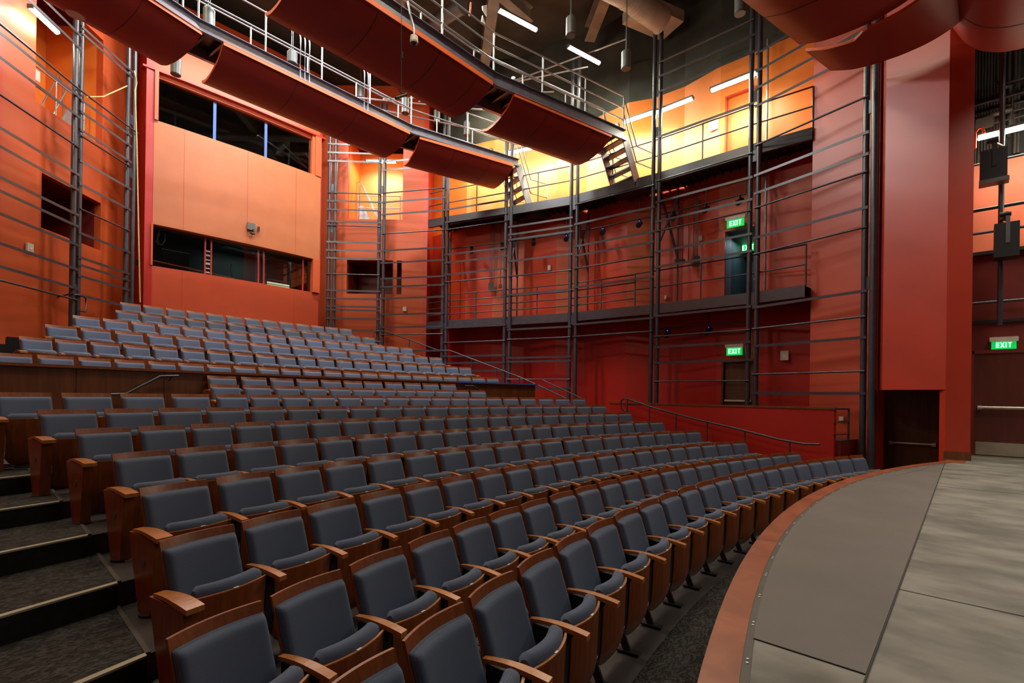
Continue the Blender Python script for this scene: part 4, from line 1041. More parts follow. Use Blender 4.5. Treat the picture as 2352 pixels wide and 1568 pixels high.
# reflectors over the stage front (reverse profile: audience edge high, sag towards the stage)
def canopy(prof, a, d, x0, x1, label, seams=(), mat='cloud', notch=0):
    """prof: (distance, height) list; a plan point of profile zero; d plan direction of the profile; x0, x1 distances along the run"""
    d = Vector(d).normalized(); rn = Vector((-d.y, d.x))
    if rn.x > 0: rn = -rn
    o = thing('stage_reflector', label, 'reflector', (a[0]+rn.x*x0, a[1]+rn.y*x0, min(h for s, h in prof)))
    P = []
    for i in range(len(prof)-1):
        for k in range(5):
            t_ = k/5; P.append((prof[i][0]*(1-t_)+prof[i+1][0]*t_, prof[i][1]*(1-t_)+prof[i+1][1]*t_))
    P.append(prof[-1])
    for _ in range(3): P = [P[0]] + [((P[i-1][0]+2*P[i][0]+P[i+1][0])/4, (P[i-1][1]+2*P[i][1]+P[i+1][1])/4) for i in range(1, len(P)-1)] + [P[-1]]
    def row(x, up=0):
        out = []
        for s, h in P:
            xx = x - (notch*min(1, max(0, (1.15-s)/.25)) if abs(x-x1) < 1e-6 else 0)
            out.append(Vector((a[0]+rn.x*xx+d.x*s, a[1]+rn.y*xx+d.y*s, h+up)))
        return out
    m = MB(); m.grid([row(x0 + (x1-x0)*k/4) for k in range(5)]); m.build('curved_sheet', mat, o)
    m = MB(); m.grid([row(x1, .06), row(x0, .06)]); m.grid([row(x0), row(x0, .06)], False); m.grid([row(x1), row(x1, .06)], False)
    A, B = row(x0), row(x1)
    m.grid([[A[0], A[0]+Vector((0, 0, .06))], [B[0], B[0]+Vector((0, 0, .06))]], False); m.grid([[A[-1], A[-1]+Vector((0, 0, .06))], [B[-1], B[-1]+Vector((0, 0, .06))]], False)
    m.build('rim', 'rim', o)
    for x in seams:
        m = MB(); m.grid([[v-Vector((0, 0, .004)) for v in row(x)], [v-Vector((0, 0, .004)) for v in row(x+.02)]]); m.build('panel_joint', 'seam', o)
    return o, row
pd = (-.25, -1.0)
o1, row1 = canopy([(0, 8.30), (.4, 8.10), (.8, 7.99), (1.3, 7.91), (1.7, 7.90), (2.0, 7.95), (2.3, 8.08)], (12.62, 2.27), pd, 0, 1.30, 'curved red stage reflector, section ending at the right wall', (), notch=.22)
o2, row2 = canopy([(0, 8.34), (.4, 8.16), (.8, 8.07), (1.3, 8.0), (1.8, 8.03), (2.3, 8.2)], (12.62, 2.27), pd, 1.32, 8.0, 'curved red stage reflector, long section left of the slot', (2.6, 4.4))
o3, row3 = canopy([(0, 8.25), (.18, 7.86), (.40, 7.62), (.66, 7.48), (.95, 7.42), (1.3, 7.46), (1.8, 7.75)], (12.72, .27), (0, -1), .10, 6.5, 'curved orange-lit stage reflector on the stage side of the proscenium edge', (.9, 2.2))

# small devices on the reflectors
def disc_on(px, py, z, r, label, mat, name, cat, h=.05):
    p = at_z(px, py, z); m = MB(); m.cyl((p.x, p.y, p.z), (p.x, p.y, p.z-h*.6), r, 20).cyl((p.x, p.y, p.z-h*.6), (p.x, p.y, p.z-h), r, 20, r*.8)
    o = m.build(name, mat); return tag(o, label, cat)
disc_on(174, 31, 8.90, .16, 'round white access point under the upper left reflector', 'cream', 'access_point', 'wireless box')
o = disc_on(2136, 74, 8.02, .11, 'white dome-shaped device under the stage reflector at right', 'white', 'ceiling_dome', 'dome', .08)
disc_on(1038, 405, 8.86, .08, 'small flat round disc under the right far reflector', 'cloud', 'round_vent', 'disc', .02)

# ------------------------------------------------------------------ fluorescent strip lamps
def strip_lamp(c, d, L, label, power=60, tilt=0, bars=True, mat='tube', w=.13):
    d = Vector((*d, 0)).normalized(); c = Vector(c)
    o = thing('fluorescent_lamp', label, 'lamp', c, 'bright tube lamps around the upper level')
    up = Vector((0, 0, 1)); sd = d.cross(up)
    m = MB(); m.tube([c - d*L/2, c + d*L/2], .055, 12); m.build('tube', mat, o)
    m = MB(); m.obox(c + up*.05, d*(L+.06), sd*w, up*.05); m.build('housing', 'can', o)
    for e in (-1, 1):
        m = MB(); m.obox(c + d*(L/2+.02)*e + up*.01, d*.03, sd*w, up*.08); m.build('end_cap', 'can', o)
    if bars:
        for s in (-1, 1):
            pass
    l = bpy.data.lights.new('lamp_light', 'AREA'); l.shape = 'RECTANGLE'; l.size = L; l.size_y = .16; l.energy = power; l.color = (1, .95, .74)
    lo = bpy.data.objects.new('lamp_light', l); COL.objects.link(lo); lo.parent = o
    if tilt:       # light aimed apart from its level fixture, to brighten what it faces
        zz_ = Vector((-math.sin(R(tilt)), 0, math.cos(R(tilt)))); yy_ = zz_.cross(d).normalized()
        lo.matrix_local = Matrix(((d.x, yy_.x, zz_.x, .08), (d.y, yy_.y, zz_.y, 0), (d.z, yy_.z, zz_.z, -.06), (0, 0, 0, 1)))
    else: lo.matrix_local = Matrix(((d.x, sd.x, 0, 0), (d.y, sd.y, 0, 0), (0, 0, 1, -.06), (0, 0, 0, 1)))
    return o
def lamp_px(px, py, off, L, label, power, poly=None, seg=None):
    p = ring_hit(px, py, off, poly or RING)
    z = height_at(py, *p); q = ring_hit(px+8, py, off, poly or RING); d = (q[0]-p[0], q[1]-p[1])
    return strip_lamp((p[0], p[1], z), d, L, label, power)
lamp_px(1687, 187, .15, 1.25, 'bright tube lamp above the upper walkway door', 95)
lamp_px(1545, 244, .15, 1.2, 'bright tube lamp just right of the column beyond the near catwalk stair', 95)
lamp_px(1470, 268, .5, 1.1, 'bright tube lamp half hidden left of the tall column pair', 85)
lamp_px(1385, 300, .5, 1.1, 'tube lamp hidden behind the end of the near catwalk', 85)
lamp_px(1290, 325, .6, 1.1, 'tube lamp hidden behind the right near reflector', 85)
lamp_px(1196, 345, .5, 1.1, 'bright tube lamp above the far catwalk stair', 95)
lamp_px(1100, 352, .5, 1.1, 'tube lamp hidden behind the right end of the far catwalk', 85)
p = wpt(2.7, 10.85, .7); strip_lamp(p, (WB[0]-WA[0], WB[1]-WA[1]), 1.2, 'bright tube lamp in the upper opening right of the booth', 70)
pl = at_z(102, 47, 9.85); 
q = ray(102, 47); s = 12.15/q.dot(FW); pl = EYE + q*s
strip_lamp(pl, (1.38, 1.68), .8, 'bright tube lamp at the top left near the picture edge', 18)
strip_lamp((13.4, -2.9, 5.6), (0, 1), 1.6, 'added tube lamp beyond the right picture edge, aimed up at the stage reflector', 130, -125)  # unseen tube, added to brighten the stage-side reflector
for k, (x_, y_) in enumerate([(-.75, 13.0), (-1.05, 10.2), (-1.3, 7.4), (-1.35, 4.6)]):
    strip_lamp((x_, y_, 9.85), (0, 1), 1.25, '%s tube lamp along the left wall beyond the picture edge' % ORD[k+1], (150, 120, 70, 50)[k], 55)
l1 = at_z(1190, 47, 12.0); strip_lamp(l1, (1, -.24), 1.3, 'bright tube lamp high above the near catwalk, the left one of two', 90)
l2 = at_z(1342, 127, 12.0); strip_lamp(l2, (1, -.24), 1.3, 'bright tube lamp high above the near catwalk, the right one of two', 90)

# ------------------------------------------------------------------ ceiling, roof beams, ducts, pendants
w = MB(); w.box(-6, 19, -8, 22, 14.3, 14.5); struct(w, 'ceiling', 'ceil')
w = MB(); w.box(-6, 18, 21.0, 21.2, -1, 14.3); struct(w, 'wall_back', 'ceil')
w = MB(); w.box(18.6, 18.8, -8, 21, -1, 14.3); struct(w, 'wall_right_outer', 'ceil')
w = MB(); w.box(-6.2, -6, -8, 21, -1, 14.3); struct(w, 'wall_left_outer', 'ceil')
w = MB(); w.box(-6, 18, -8.2, -8, -1, 14.3); struct(w, 'wall_stage_back', 'greywall')
def ibeam(a, b, h, wd, label, mat='ceilbeam'):
    a, b = Vector(a), Vector(b); m = MB(); m.bar(a, b, .02, h)
    for s in (-1, 1): m.bar(a+Vector((0, 0, s*h/2)), b+Vector((0, 0, s*h/2)), wd, .025)
    o = m.build('roof_beam', mat); tag(o, label, 'beam', 'steel roof beams'); return o
ibeam((7.0, 14.5, 13.6), (14.5, 6.0, 13.6), .5, .3, 'grey roof beam crossing diagonally over the two bright ceiling tubes')
ibeam((9.0, 3.5, 13.7), (14.4, 9.8, 13.7), .5, .35, 'grey roof beam in the dark ceiling left of the big pale duct')
ibeam((8.0, 7.4, 13.75), (13.5, 14.2, 13.75), .5, .35, 'grey roof beam in the ceiling behind the left one of two high tubes')
ibeam((3.0, 15.2, 13.4), (12.5, 15.2, 13.4), .45, .3, 'grey roof beam running above the control booth')
ibeam((2.2, 10.9, 13.8), (12.5, 10.9, 13.8), .45, .3, 'grey roof beam between the two catwalks')
def duct(path, r, label, mat='duct', ribs=0):
    o = thing('air_duct', label, 'duct', path[0]); m = MB(); m.tube(path, r, 28, True); m.build('pipe', mat, o)
    P = [Vector(p) for p in path]
    for i in range(len(P)-1):
        L = (P[i+1]-P[i]).length; n = max(1, int(L/1.3)); dv = (P[i+1]-P[i]).normalized()
        for k in range(n+1): q = P[i].lerp(P[i+1], k/n); m = MB(); m.cyl(q-dv*.03, q+dv*.03, r*1.045, 28); m.build('flange', mat, o)
    if ribs:
        m = MB(); L = (P[1]-P[0]).length; dv = (P[1]-P[0]).normalized()
        for k in range(ribs): q = P[0] + dv*L*(k+.5)/ribs; m.cyl(q-dv*.008, q+dv*.008, r*1.02, 28)
        m.build('spiral_rib', mat, o)
    return o
d1, d2, d3 = at_z(1520, 48, 12.4), at_z(1440, -10, 12.6), at_z(1340, -60, 12.8)
duct([d1, d2, d3], .34, 'big pale ribbed round duct hanging at the top of the ceiling', 'duct', 14)
m = MB(); q = at_z(1500, 40, 13.0); m.obox(q, (1.5, -.6, 0), (.35, .9, 0), (0, 0, .35)); o = m.build('duct_box', 'duct'); tag(o, 'pale square duct box beside the big ribbed duct', 'duct')
duct([at_z(1470, 165, 13.4), at_z(1700, 60, 13.4)], .55, 'large dark round duct running over the exit door bay', 'can')
duct([at_z(1060, 15, 13.2), at_z(965, 75, 13.2)], .22, 'dim grey pipe duct behind the near catwalk rail', 'can')
duct([(6.0, 9.8, 12.9), (10.6, 14.9, 12.9)], .18, 'long dim pipe in the dark ceiling between the catwalks', 'can')
m = MB(); m.tube([at_z(1600, 60, 13.9), at_z(1590, 35, 13.9), at_z(1620, 15, 13.9), at_z(1660, -8, 13.9)], .05, 8); o = m.build('bent_pipe', 'can'); tag(o, 'thin bent pipe on the black ceiling right of the pale duct', 'pipe')
def pendant(px, py, wpx, hpx, label, r=.125, L=None):
    d_ = 2*r*F_PX/wpx; q = ray(px, py); c = EYE + q*(d_/q.dot(FW)); L = L or hpx*d_/F_PX*.92
    o = thing('pendant_downlight', label, 'lamp', (c.x, c.y, c.z-L/2), 'cylinder downlights hanging from the ceiling')
    m = MB(); m.cyl((c.x, c.y, c.z-L/2+.02), (c.x, c.y, c.z+L/2-.03), r, 22).cyl((c.x, c.y, c.z+L/2-.03), (c.x, c.y, c.z+L/2), r, 22, r*.8); m.build('can', 'can', o)
    m = MB(); m.cyl((c.x, c.y, c.z-L/2), (c.x, c.y, c.z-L/2+.02), r, 22, r); m.build('rim', 'black', o)
    m = MB(); m.cyl((c.x-.02, c.y, c.z+L/2), (c.x-.02, c.y, 14.3), .009, 6).cyl((c.x+.02, c.y, c.z+L/2), (c.x+.02, c.y, 14.3), .007, 6); m.build('stem', 'can', o)
    return o
for px, py, w_, h_, lab in [(1311, 61, 22, 46, 'grey cylinder downlight hanging above the right of the two high tubes'), (1438, 138, 21, 44, 'grey cylinder downlight hanging left of the tall column pair'),
        (1700, 12, 24, 44, 'grey cylinder downlight at the top beside the stage reflector'), (404, 152, 21, 44, 'dark cylinder downlight between the two left reflectors'),
        (480, 42, 24, 48, 'grey cylinder downlight behind the rail above the leftmost reflector gap'), (671, 133, 22, 30, 'grey cylinder downlight behind the far catwalk rail, over the booth window'),
        (829, 212, 15, 30, 'grey cylinder downlight behind the far catwalk rail, right of the rail posts'), (931, 243, 17, 38, 'grey cylinder downlight with a clamp, below the hanging wire'),
        (1004, 268, 15, 32, 'grey cylinder downlight right below the big middle reflector'), (1072, 296, 15, 34, 'grey cylinder downlight left of the right near reflector')]:
    pendant(px, py, w_, h_, lab)
# security camera and hanging wire at the near catwalk
c = at_y(951, 94, 8.35); o = thing('dome_camera', 'cream dome security camera hanging from the near catwalk', 'camera', (c.x, c.y, c.z-.1))
m = MB(); m.cyl((c.x, c.y, c.z-.02), (c.x, c.y, c.z+.09), .085, 20, .075).cyl((c.x, c.y, c.z-.05), (c.x, c.y, c.z-.02), .078, 20, .085); m.build('housing', 'cream', o)
m = MB(); m.cyl((c.x, c.y, c.z-.08), (c.x, c.y, c.z-.05), .045, 16, .065).cyl((c.x, c.y, c.z-.11), (c.x, c.y, c.z-.08), .02, 16, .045); m.build('dome', 'black', o)
e = at_y(943, 25, 8.6)
m = MB(); m.tube([(c.x, c.y, c.z+.09), (c.x, c.y+.02, c.z+.30), (e.x, e.y, e.z-.1), (e.x, e.y+.1, e.z+.25)], .022, 8); m.build('arm', 'galv', o)
a_ = at_y(922, -20, 8.3); b_ = at_y(922, 218, 8.3)
m = MB(); m.tube([(a_.x, 8.3, a_.z), (b_.x, 8.3, b_.z)], .006, 6); m.box(b_.x-.015, b_.x+.015, 8.28, 8.32, b_.z+.72, b_.z+.85)
o = m.build('hanging_wire', 'black'); tag(o, 'thin black wire hanging down in front of the big middle reflector', 'cable')
m = MB(); v = Vector((b_.x, 8.3, b_.z)); m.cyl(v+Vector((-.13, 0, -.12)), v+Vector((.12, 0, .06)), .028, 8); m.tube([v+Vector((-.08, 0, .08)), v+Vector((.0, 0, .03)), v+Vector((.13, 0, .10))], .010, 6)
o = m.build('clamp', 'black'); tag(o, 'small black clamp at the end of the hanging wire', 'clamp')
m = MB(); q = at_y(1080, 25, 9.2); m.tube([q+Vector((.02, 0, .22)), q, q+Vector((-.03, 0, -.15))], .02, 6); o = m.build('orange_flag', 'rim'); tag(o, 'small orange tape flag on a post of the near catwalk', 'tape')
m = MB(); q = at_y(1112, 25, 9.4); m.extrude([q+Vector((-.06, 0, .10)), q+Vector((.10, 0, .22)), q+Vector((.10, 0, -.08)), q+Vector((-.04, 0, .0))], (0, .03, 0)); q = at_y(1110, 48, 9.4); m.extrude([q+Vector((-.06, 0, -.08)), q+Vector((.08, 0, -.04)), q+Vector((-.02, 0, .14))], (0, .03, 0))
o = m.build('barn_door', 'white'); tag(o, 'white reflector blades of a stage lamp on the near catwalk', 'reflector')
# loose conduits across the far catwalk
for i, (px, lab) in enumerate([(690, 'left'), (838, 'middle')]):
    q = at_y(px, 230, 12.8); m = MB()
    for k in range(3 if i == 0 else 2): m.tube([(q.x+.12*k, 12.83, 9.25), (q.x+.12*k, 12.83, 10.3), (q.x+.12*k, 13.3, 11.6)], .018, 6)
    o = m.build('rail_conduit', 'galv'); tag(o, 'galvanised conduits rising past the far catwalk rail, %s group' % lab, 'pipe', 'conduits on the far catwalk')
# ceiling clutter of light rails behind the near catwalk
for k in range(5):
    m = MB(); m.tube([(7.5+1.2*k, 16.6-.5*k, 11.2+.25*k), (13.6, 13.5-1.4*k, 11.2+.25*k)], .025, 6)
    o = m.build('grid_pipe', 'galv'); tag(o, '%s pale pipe of the high lighting grid, counted upwards' % ORD[k+1], 'pipe', 'grid pipes behind the catwalks')

# ------------------------------------------------------------------ right aisle: ramp wall, landing, handrails
RA, RB = (13.50, 8.25), (12.86, 2.16)
rl = Vector((*RA, 0)); rr_ = Vector((*RB, 0)); rd = (rr_-rl).normalized(); rn = Vector((-rd.y, rd.x, 0))
if rn.x < 0: rn = -rn
o = thing('ramp_wall', 'long low red wall with wooden cap beside the right aisle ramp', 'wall', (*RB, -.9))
m = MB(); m.prism([RA, RB, (RB[0]+rn.x*.15, RB[1]+rn.y*.15), (RA[0]+rn.x*.15, RA[1]+rn.y*.15)], -.915, .90); m.build('wall_body', 'red_dim', o)
m = MB(); m.prism([(RA[0]-rn.x*.02-rd.x*.03, RA[1]-rn.y*.02-rd.y*.03), (RB[0]-rn.x*.02+rd.x*.02, RB[1]-rn.y*.02+rd.y*.02), (RB[0]+rn.x*.17, RB[1]+rn.y*.17), (RA[0]+rn.x*.17, RA[1]+rn.y*.17)], .90, .945); m.build('cap', 'wallwood', o)
sf = MB(); sf.prism([(13.1, 2.1), (13.6, 8.2), (12.6, 15.5), (13.9, 17), (16, 12), (16, 2.6), (14.3, 2.6)], -.9, .05); struct(sf, 'floor', 'concrete')
ld = MB(); ld.prism([(12.98, 2.05), (13.86, 1.86), (14.2, 2.75), (13.1, 3.2)], -.915, .20); struct(ld, 'floor', 'darkwall')
ld = MB(); ld.prism([(12.98, 2.04), (13.86, 1.85), (14.2, 2.75), (13.1, 3.2)], .20, .215); struct(ld, 'floor', 'concrete')
# landing rail
pA, pB = Vector((12.98, 2.12, 0)), Vector((13.47, 1.98, 0))
zT = height_at(937, pB.x, pB.y)
o = thing('landing_rail', 'short black square rail at the end of the low red wall', 'railing', (pB.x, pB.y, .215))
m = MB(); m.bar((pB.x, pB.y, .215), (pB.x, pB.y, zT), .04, .04); m.build('post', 'steel', o)
for y in (939, 969, 996):
    z = height_at(y, pB.x, pB.y); m = MB(); m.bar((pA.x-.15, pA.y+.04, z), (pB.x, pB.y, z), .03 if y > 940 else .04, .02 if y > 940 else .04); m.build('rail', 'steel', o)
def inclined(pts, label, r=.021, posts=(), loop=None, cat='handrail', foot=-.55):
    o = thing('handrail', label, cat, (pts[0][0], pts[0][1], pts[-1][2]-.5))
    m = MB(); m.tube(pts, r, 8); m.build('rail', 'steel', o)
    for p, zf in posts:
        m = MB(); m.tube([p, (p[0], p[1], zf)], .019, 8); m.build('post', 'steel', o)
    return o
# handrail in front of the ramp wall
def rw(px, py, off=-.42): return on_wall(px, py, RA, RB, 0) if off == 0 else None
def rwp(px, py, off):
    n = rn; q = on_plane(px, py, (n.x, n.y, 0), n.x*RA[0]+n.y*RA[1]-off); return q
hr = [rwp(1437, 944, .30), rwp(1427, 938, .30), rwp(1427, 920, .30), rwp(1432, 915, .30), rwp(1442, 916, .30), rwp(1500, 936, .30), rwp(1600, 963, .30), rwp(1700, 986, .30), rwp(1790, 1009, .30), rwp(1845, 1019, .30), rwp(1883, 1020, .30)]
ps = []
for px, py, y1 in [(1441, 917, 960), (1492, 934, 985), (1553, 951, 1010), (1625, 969, 1040), (1711, 989, 1065), (1814, 1014, 1085)]:
    a = rwp(px, py, .30); ps.append((a, height_at(y1, a.x, a.y)))
inclined(hr, 'long black stair handrail descending in front of the low red wall', .026, ps)
# upper right stair handrail and its mirror at the left
def outer(t_):      # plan points just outside the right ends of the upper rows
    return (10.98 + (12.75-10.98)*t_, 16.93 + (10.6-16.93)*t_)
def hz(px, py, t_): x, y = outer(t_); return (x, y, height_at(py, x, y))
def t_of(px):
    lo, hi = -.15, 1.3
    for _ in range(40):
        mid = (lo+hi)/2; x, y = outer(mid); v = Vector((x, y, 2)) - EYE
        if 1176 + F_PX*v.dot(RT)/v.dot(FW) < px: lo = mid
        else: hi = mid
    return lo
P_ = [(885, 760.5), (1007.7, 805), (1033, 804.8), (1200, 868), (1300, 914)]
RP = [hz(x, y, t_of(x)) for x, y in P_]
loop = [(10.86, 17.0, RP[0][2]-.42), (10.72, 17.2, RP[0][2]-.40), (10.70, 17.28, RP[0][2]-.30), (10.71, 17.26, RP[0][2]-.04), (10.76, 17.2, RP[0][2])]
pst = [(hz(x, y, t_of(x)), hz(x, y1, t_of(x))[2]) for x, y, y1 in [(939, 781, 800), (1083, 823, 850), (1140, 846, 870), (1193, 866, 890)]]
inclined(loop + RP, 'long dark handrail sloping down beside the right ends of the upper rows', .023, pst)
P2 = [hz(x, y, t_of(x)) for x, y in [(1150, 858)]]
x0, y0 = outer(t_of(1236)); 
q1 = (x0+.25, y0, height_at(872, x0, y0)); x1, y1 = outer(min(1.3, t_of(1318))); q2 = (x1+.3, y1-.1, height_at(914, x1, y1))
inclined([q1, q2], 'shorter dark handrail parallel to the long one near the partition end', .02, [])
LP = [mir(p) for p in loop] + [mir(RP[0]), None]
la = mir(RP[0]); pl_ = (.35, 13.0); lz = height_at(708, *pl_)
LPp = [mir(p) for p in loop] + [la, (-.25, 12.4, height_at(714, -.25, 12.4) if False else la[2]-1.25)]
qa = ray(0, 709); s = 14.1/qa.dot(FW); qe = EYE + qa*s; qb = ray(97, 691); 
lend = (qe.x, qe.y, qe.z)
fr_ = .5; mid = (la[0]+(lend[0]-la[0])*.62, la[1]+(lend[1]-la[1])*.62, la[2]+(lend[2]-la[2])*.62)
o = inclined([mir(p) for p in loop] + [la, lend], 'dark handrail with a loop end beside the left ends of the upper rows', .023, [(mid, mid[2]-.95)])

# ------------------------------------------------------------------ backstage seen past the proscenium
w = MB(); w.box(14.05, 14.2, -3.5, -.04, -.0, 2.78); struct(w, 'wall_backstage', 'darkwall')
w = MB(); w.box(14.12, 14.25, -3.5, -.04, 2.78, 4.15); struct(w, 'wall_backstage', 'darkwall')
w = MB(); w.box(14.0, 14.3, -3.5, -.0, 2.72, 2.78); w.box(14.0, 14.3, -3.5, 0, 4.13, 4.20); struct(w, 'trim_13', 'black')
w = MB(); w.box(14.8, 14.95, -4.5, .0, 4.15, 6.3); struct(w, 'wall_backstage', 'pink')
w = MB(); w.box(15.3, 15.45, -5, .5, 6.1, 13); struct(w, 'wall_backstage', 'greywall')
w = MB(); w.box(13.98, 14.05, -2.0, -.10, 0.02, 2.12); dd_ = w.build('door_5', 'doorred'); dd_['kind'] = 'structure'
w = MB(); w.box(13.96, 14.06, -2.1, -.06, 2.10, 2.17); w.box(13.96, 14.06, -.10, -.05, 0, 2.15); struct(w, 'trim_14', 'darkwall')
w = MB(); w.box(13.97, 13.98, -1.9, -.13, .04, .30); w.build('kick_plate', 'steelplate', dd_)
w = MB(); w.tube([(13.92, -1.8, 1.0), (13.92, -.16, 1.0)], .028, 10); w.box(13.9, 13.98, -.22, -.15, .96, 1.04); w.build('push_bar', 'metalbar', dd_)
w = MB(); w.box(13.86, 14.0, -2.1, -.05, 0.0, .02); struct(w, 'trim_15', 'steelplate')
# pipes, conduits and hanging speakers
def xp(px, py, x): return at_x(px, py, x)
o = thing('vertical_pipe', 'dark vertical pipe carrying two black hanging speakers', 'pipe', xp(2296, 745, 13.55))
m = MB(); m.tube([xp(2296, 745, 13.55), Vector((13.55, xp(2296, 745, 13.55).y, 8.2))], .045, 10); m.build('pipe', 'steel', o)
for i, (a, b, x, r, lab) in enumerate([((2225, 489), (2360, 461), 13.6, .034, 'horizontal dark pipe just above the lower hanging speaker'), ((2225, 541), (2360, 517), 14.3, .03, 'horizontal dark pipe behind the lower hanging speaker'),
        ((2225, 384), (2360, 351), 13.9, .024, 'horizontal dark pipe behind the upper hanging speaker'), ((2225, 246), (2360, 208), 14.2, .028, 'bright edged horizontal pipe crossing the backstage conduits'),
        ((2225, 693), (2360, 692), 14.0, .03, 'lowest horizontal dark pipe on the dark red backstage wall')]):
    m = MB(); A, B = xp(*a, x), xp(*b, x); z = (A.z+B.z)/2; m.tube([(x, A.y, A.z*.5+B.z*.5), (x, B.y-1, z)], r, 8); o = m.build('grid_pipe', 'steel'); tag(o, lab, 'pipe')
def speaker(pxl, pxr, pyt, pyb, x, label, dep):
    a, b = xp(pxl, pyb, x), xp(pxr, pyt, x); yc = (a.y+b.y)/2; w2 = abs(a.y-b.y)/2; z0, z1 = a.z, b.z
    o = thing('hanging_speaker', label, 'speaker', (x, yc, z0))
    m = MB(); m.extrude([(x, yc-w2, z0), (x, yc+w2, z0), (x, yc+w2, z1), (x, yc-w2, z1)], (dep, 0, 0)); m.extrude([(x+dep, yc-w2, z0), (x+dep, yc+w2, z0), (x+dep, yc+w2, z1), (x+dep, yc-w2, z1)], (.0001, 0, 0)); m.build('cabinet', 'black', o)
    m = MB(); m.box(x-.01, x, yc-w2*.25, yc+w2*.10, z0+(z1-z0)*.4, z1+.12); m.build('bracket', 'can' if dep > .33 else 'black', o)
    m = MB(); m.cyl((x+.1, yc, z1+.05), (x+.1, yc, z1+.22), .035, 10); m.cyl((x+.1, yc-.06, z1+.18), (x+.1, yc+.10, z1+.18), .045, 10); m.cyl((x+.1, yc, z1+.14), (13.53, xp(2296, 745, 13.55).y, z1+.14), .03, 8); m.build('clamp', 'black', o)
    return o
sp1 = speaker(2250, 2315, 333, 415, 13.15, 'upper black speaker box hanging on the backstage pipe', .30)
speaker(2283, 2343, 505, 592, 13.15, 'lower black speaker box hanging on the backstage pipe', .36)
w = MB(); q = xp(2283, 420, 13.2); w.box(13.15, 13.42, q.y-.21, q.y+.21, sp1.location.z-.07, sp1.location.z-.001); w.build('base_plate', 'can', sp1)
for k in range(9):
    q = xp(2242+7*k, 200, 15.26); m = MB(); m.tube([(15.26, q.y, 6.4), (15.26, q.y, 9.8)], .022, 6); o = m.build('conduit', 'conduit' if k < 8 else 'galv'); tag(o, '%s grey vertical conduit from the left on the backstage wall' % ORD[k+1], 'pipe', 'backstage vertical conduits')
for k, px in enumerate((2318, 2332, 2340)):
    q = xp(px, 200, 15.24); m = MB(); m.tube([(15.24, q.y, 6.5 if k else 6.9), (15.24, q.y, 9.8)], .03, 6); o = m.build('conduit', 'conduit'); tag(o, '%s thicker grey conduit right of the vertical speaker pipe' % ORD[k+1], 'pipe', 'thicker backstage conduits')
m = MB(); A = xp(2288, 180, 14.6); m.tube([(14.6, A.y, 9.3), (14.6, A.y, 7.9), (14.6, A.y-.1, 7.8), (14.6, A.y-2, 7.8)], .025, 8); o = m.build('bent_conduit', 'conduit'); tag(o, 'grey conduit bending to the right on the backstage wall', 'pipe')
m = MB(); A = xp(2240, 275, 14.5); B = xp(2325, 235, 14.5); m.tube([(14.5, A.y, A.z), (14.5, B.y, A.z+.02)], .05, 10); m.tube([(14.5, B.y, B.z-.5), (14.5, B.y, B.z+.35), (14.5, B.y+.18, B.z+.35)], .055, 10); o = m.build('drain_pipe', 'conduit'); tag(o, 'thick pale elbowed pipe on the backstage wall', 'pipe')
m = MB(); A = xp(2258, 283, 14.4); m.box(14.35, 14.45, A.y-.16, A.y+.12, A.z-.1, A.z+.1); o = m.build('pull_box', 'conduit'); tag(o, 'grey rectangular pull box on the thick backstage pipe', 'box')
for k in range(3):
    m = MB(); A = xp(2240, 262+16*k, 14.75); m.tube([(14.75, A.y, A.z), (14.75, A.y-2.4, A.z)], .02, 6); o = m.build('conduit', 'conduit'); tag(o, '%s horizontal backstage conduit from the top' % ORD[k+1], 'pipe', 'backstage horizontal conduits')
A = xp(2247, 319, 13.75); B = xp(2352, 288, 13.75)
strip_lamp((13.75, A.y-.95, (A.z+B.z)/2), (0, 1), 1.9, 'long bright strip lamp above the upper hanging speaker', 45)
m = MB(); A = xp(2240, 318, 13.6); m.tube([(13.6, A.y, A.z-.2), (13.6, A.y, A.z+.12), (13.6, A.y-.05, A.z+.19), (13.6, A.y-.11, A.z+.18), (13.6, A.y-.13, A.z+.05)], .022, 8); o = m.build('hook', 'rim'); tag(o, 'curved orange-lit pipe hook beside the backstage strip lamp', 'hook')

# ------------------------------------------------------------------ small wall devices and floor clutter
def wall_box(q, ax, w_, h_, label, name='wall_device', cat='wall device', mat='cream', t=.05, inner=True):
    ax = Vector(ax).normalized(); n = ax.cross(Vector((0, 0, 1)))
    o = thing(name, label, cat, (q.x, q.y, q.z-h_/2)); m = MB(); m.obox(q, ax*w_, n*t, (0, 0, h_)); m.build('case', mat, o)
    if inner:
        m = MB(); m.obox(q + n*t*.6 - Vector((0, 0, h_*.12)), ax*w_*.45, n*.01, (0, 0, h_*.28)); m.build('lens', 'white', o)
    return o
wAB = (WB[0]-WA[0], WB[1]-WA[1], 0)
q = on_wall(930, 710, WA, WB); wall_box(Vector((q.x, q.y, q.z)) - Vector((.03, .03, 0)), wAB, .15, .17, 'cream alarm device low on the orange wall right of the booth')
mA = mir(WA); mB = mir(WB); q = on_wall(64, 568, mA, mB); wall_box(q + Vector((.03, -.03, 0)), (mA[0]-mB[0], mA[1]-mB[1], 0), .17, .2, 'cream alarm device on the orange wall at the far left')
q = on_wall(199, 165, (2*CX-wpt(3.0, 0, 1.5)[0], wpt(3.0, 0, 1.5)[1]), (2*CX-wpt(0, 0, .9)[0], wpt(0, 0, .9)[1])); 
wall_box(Vector(wpt(2.05, 9.85, 1.40, True)), (mA[0]-mB[0], mA[1]-mB[1], 0), .26, .30, 'white paper sheet in the upper opening left of the booth', 'paper_sheet', 'paper', 'white', .01, False)
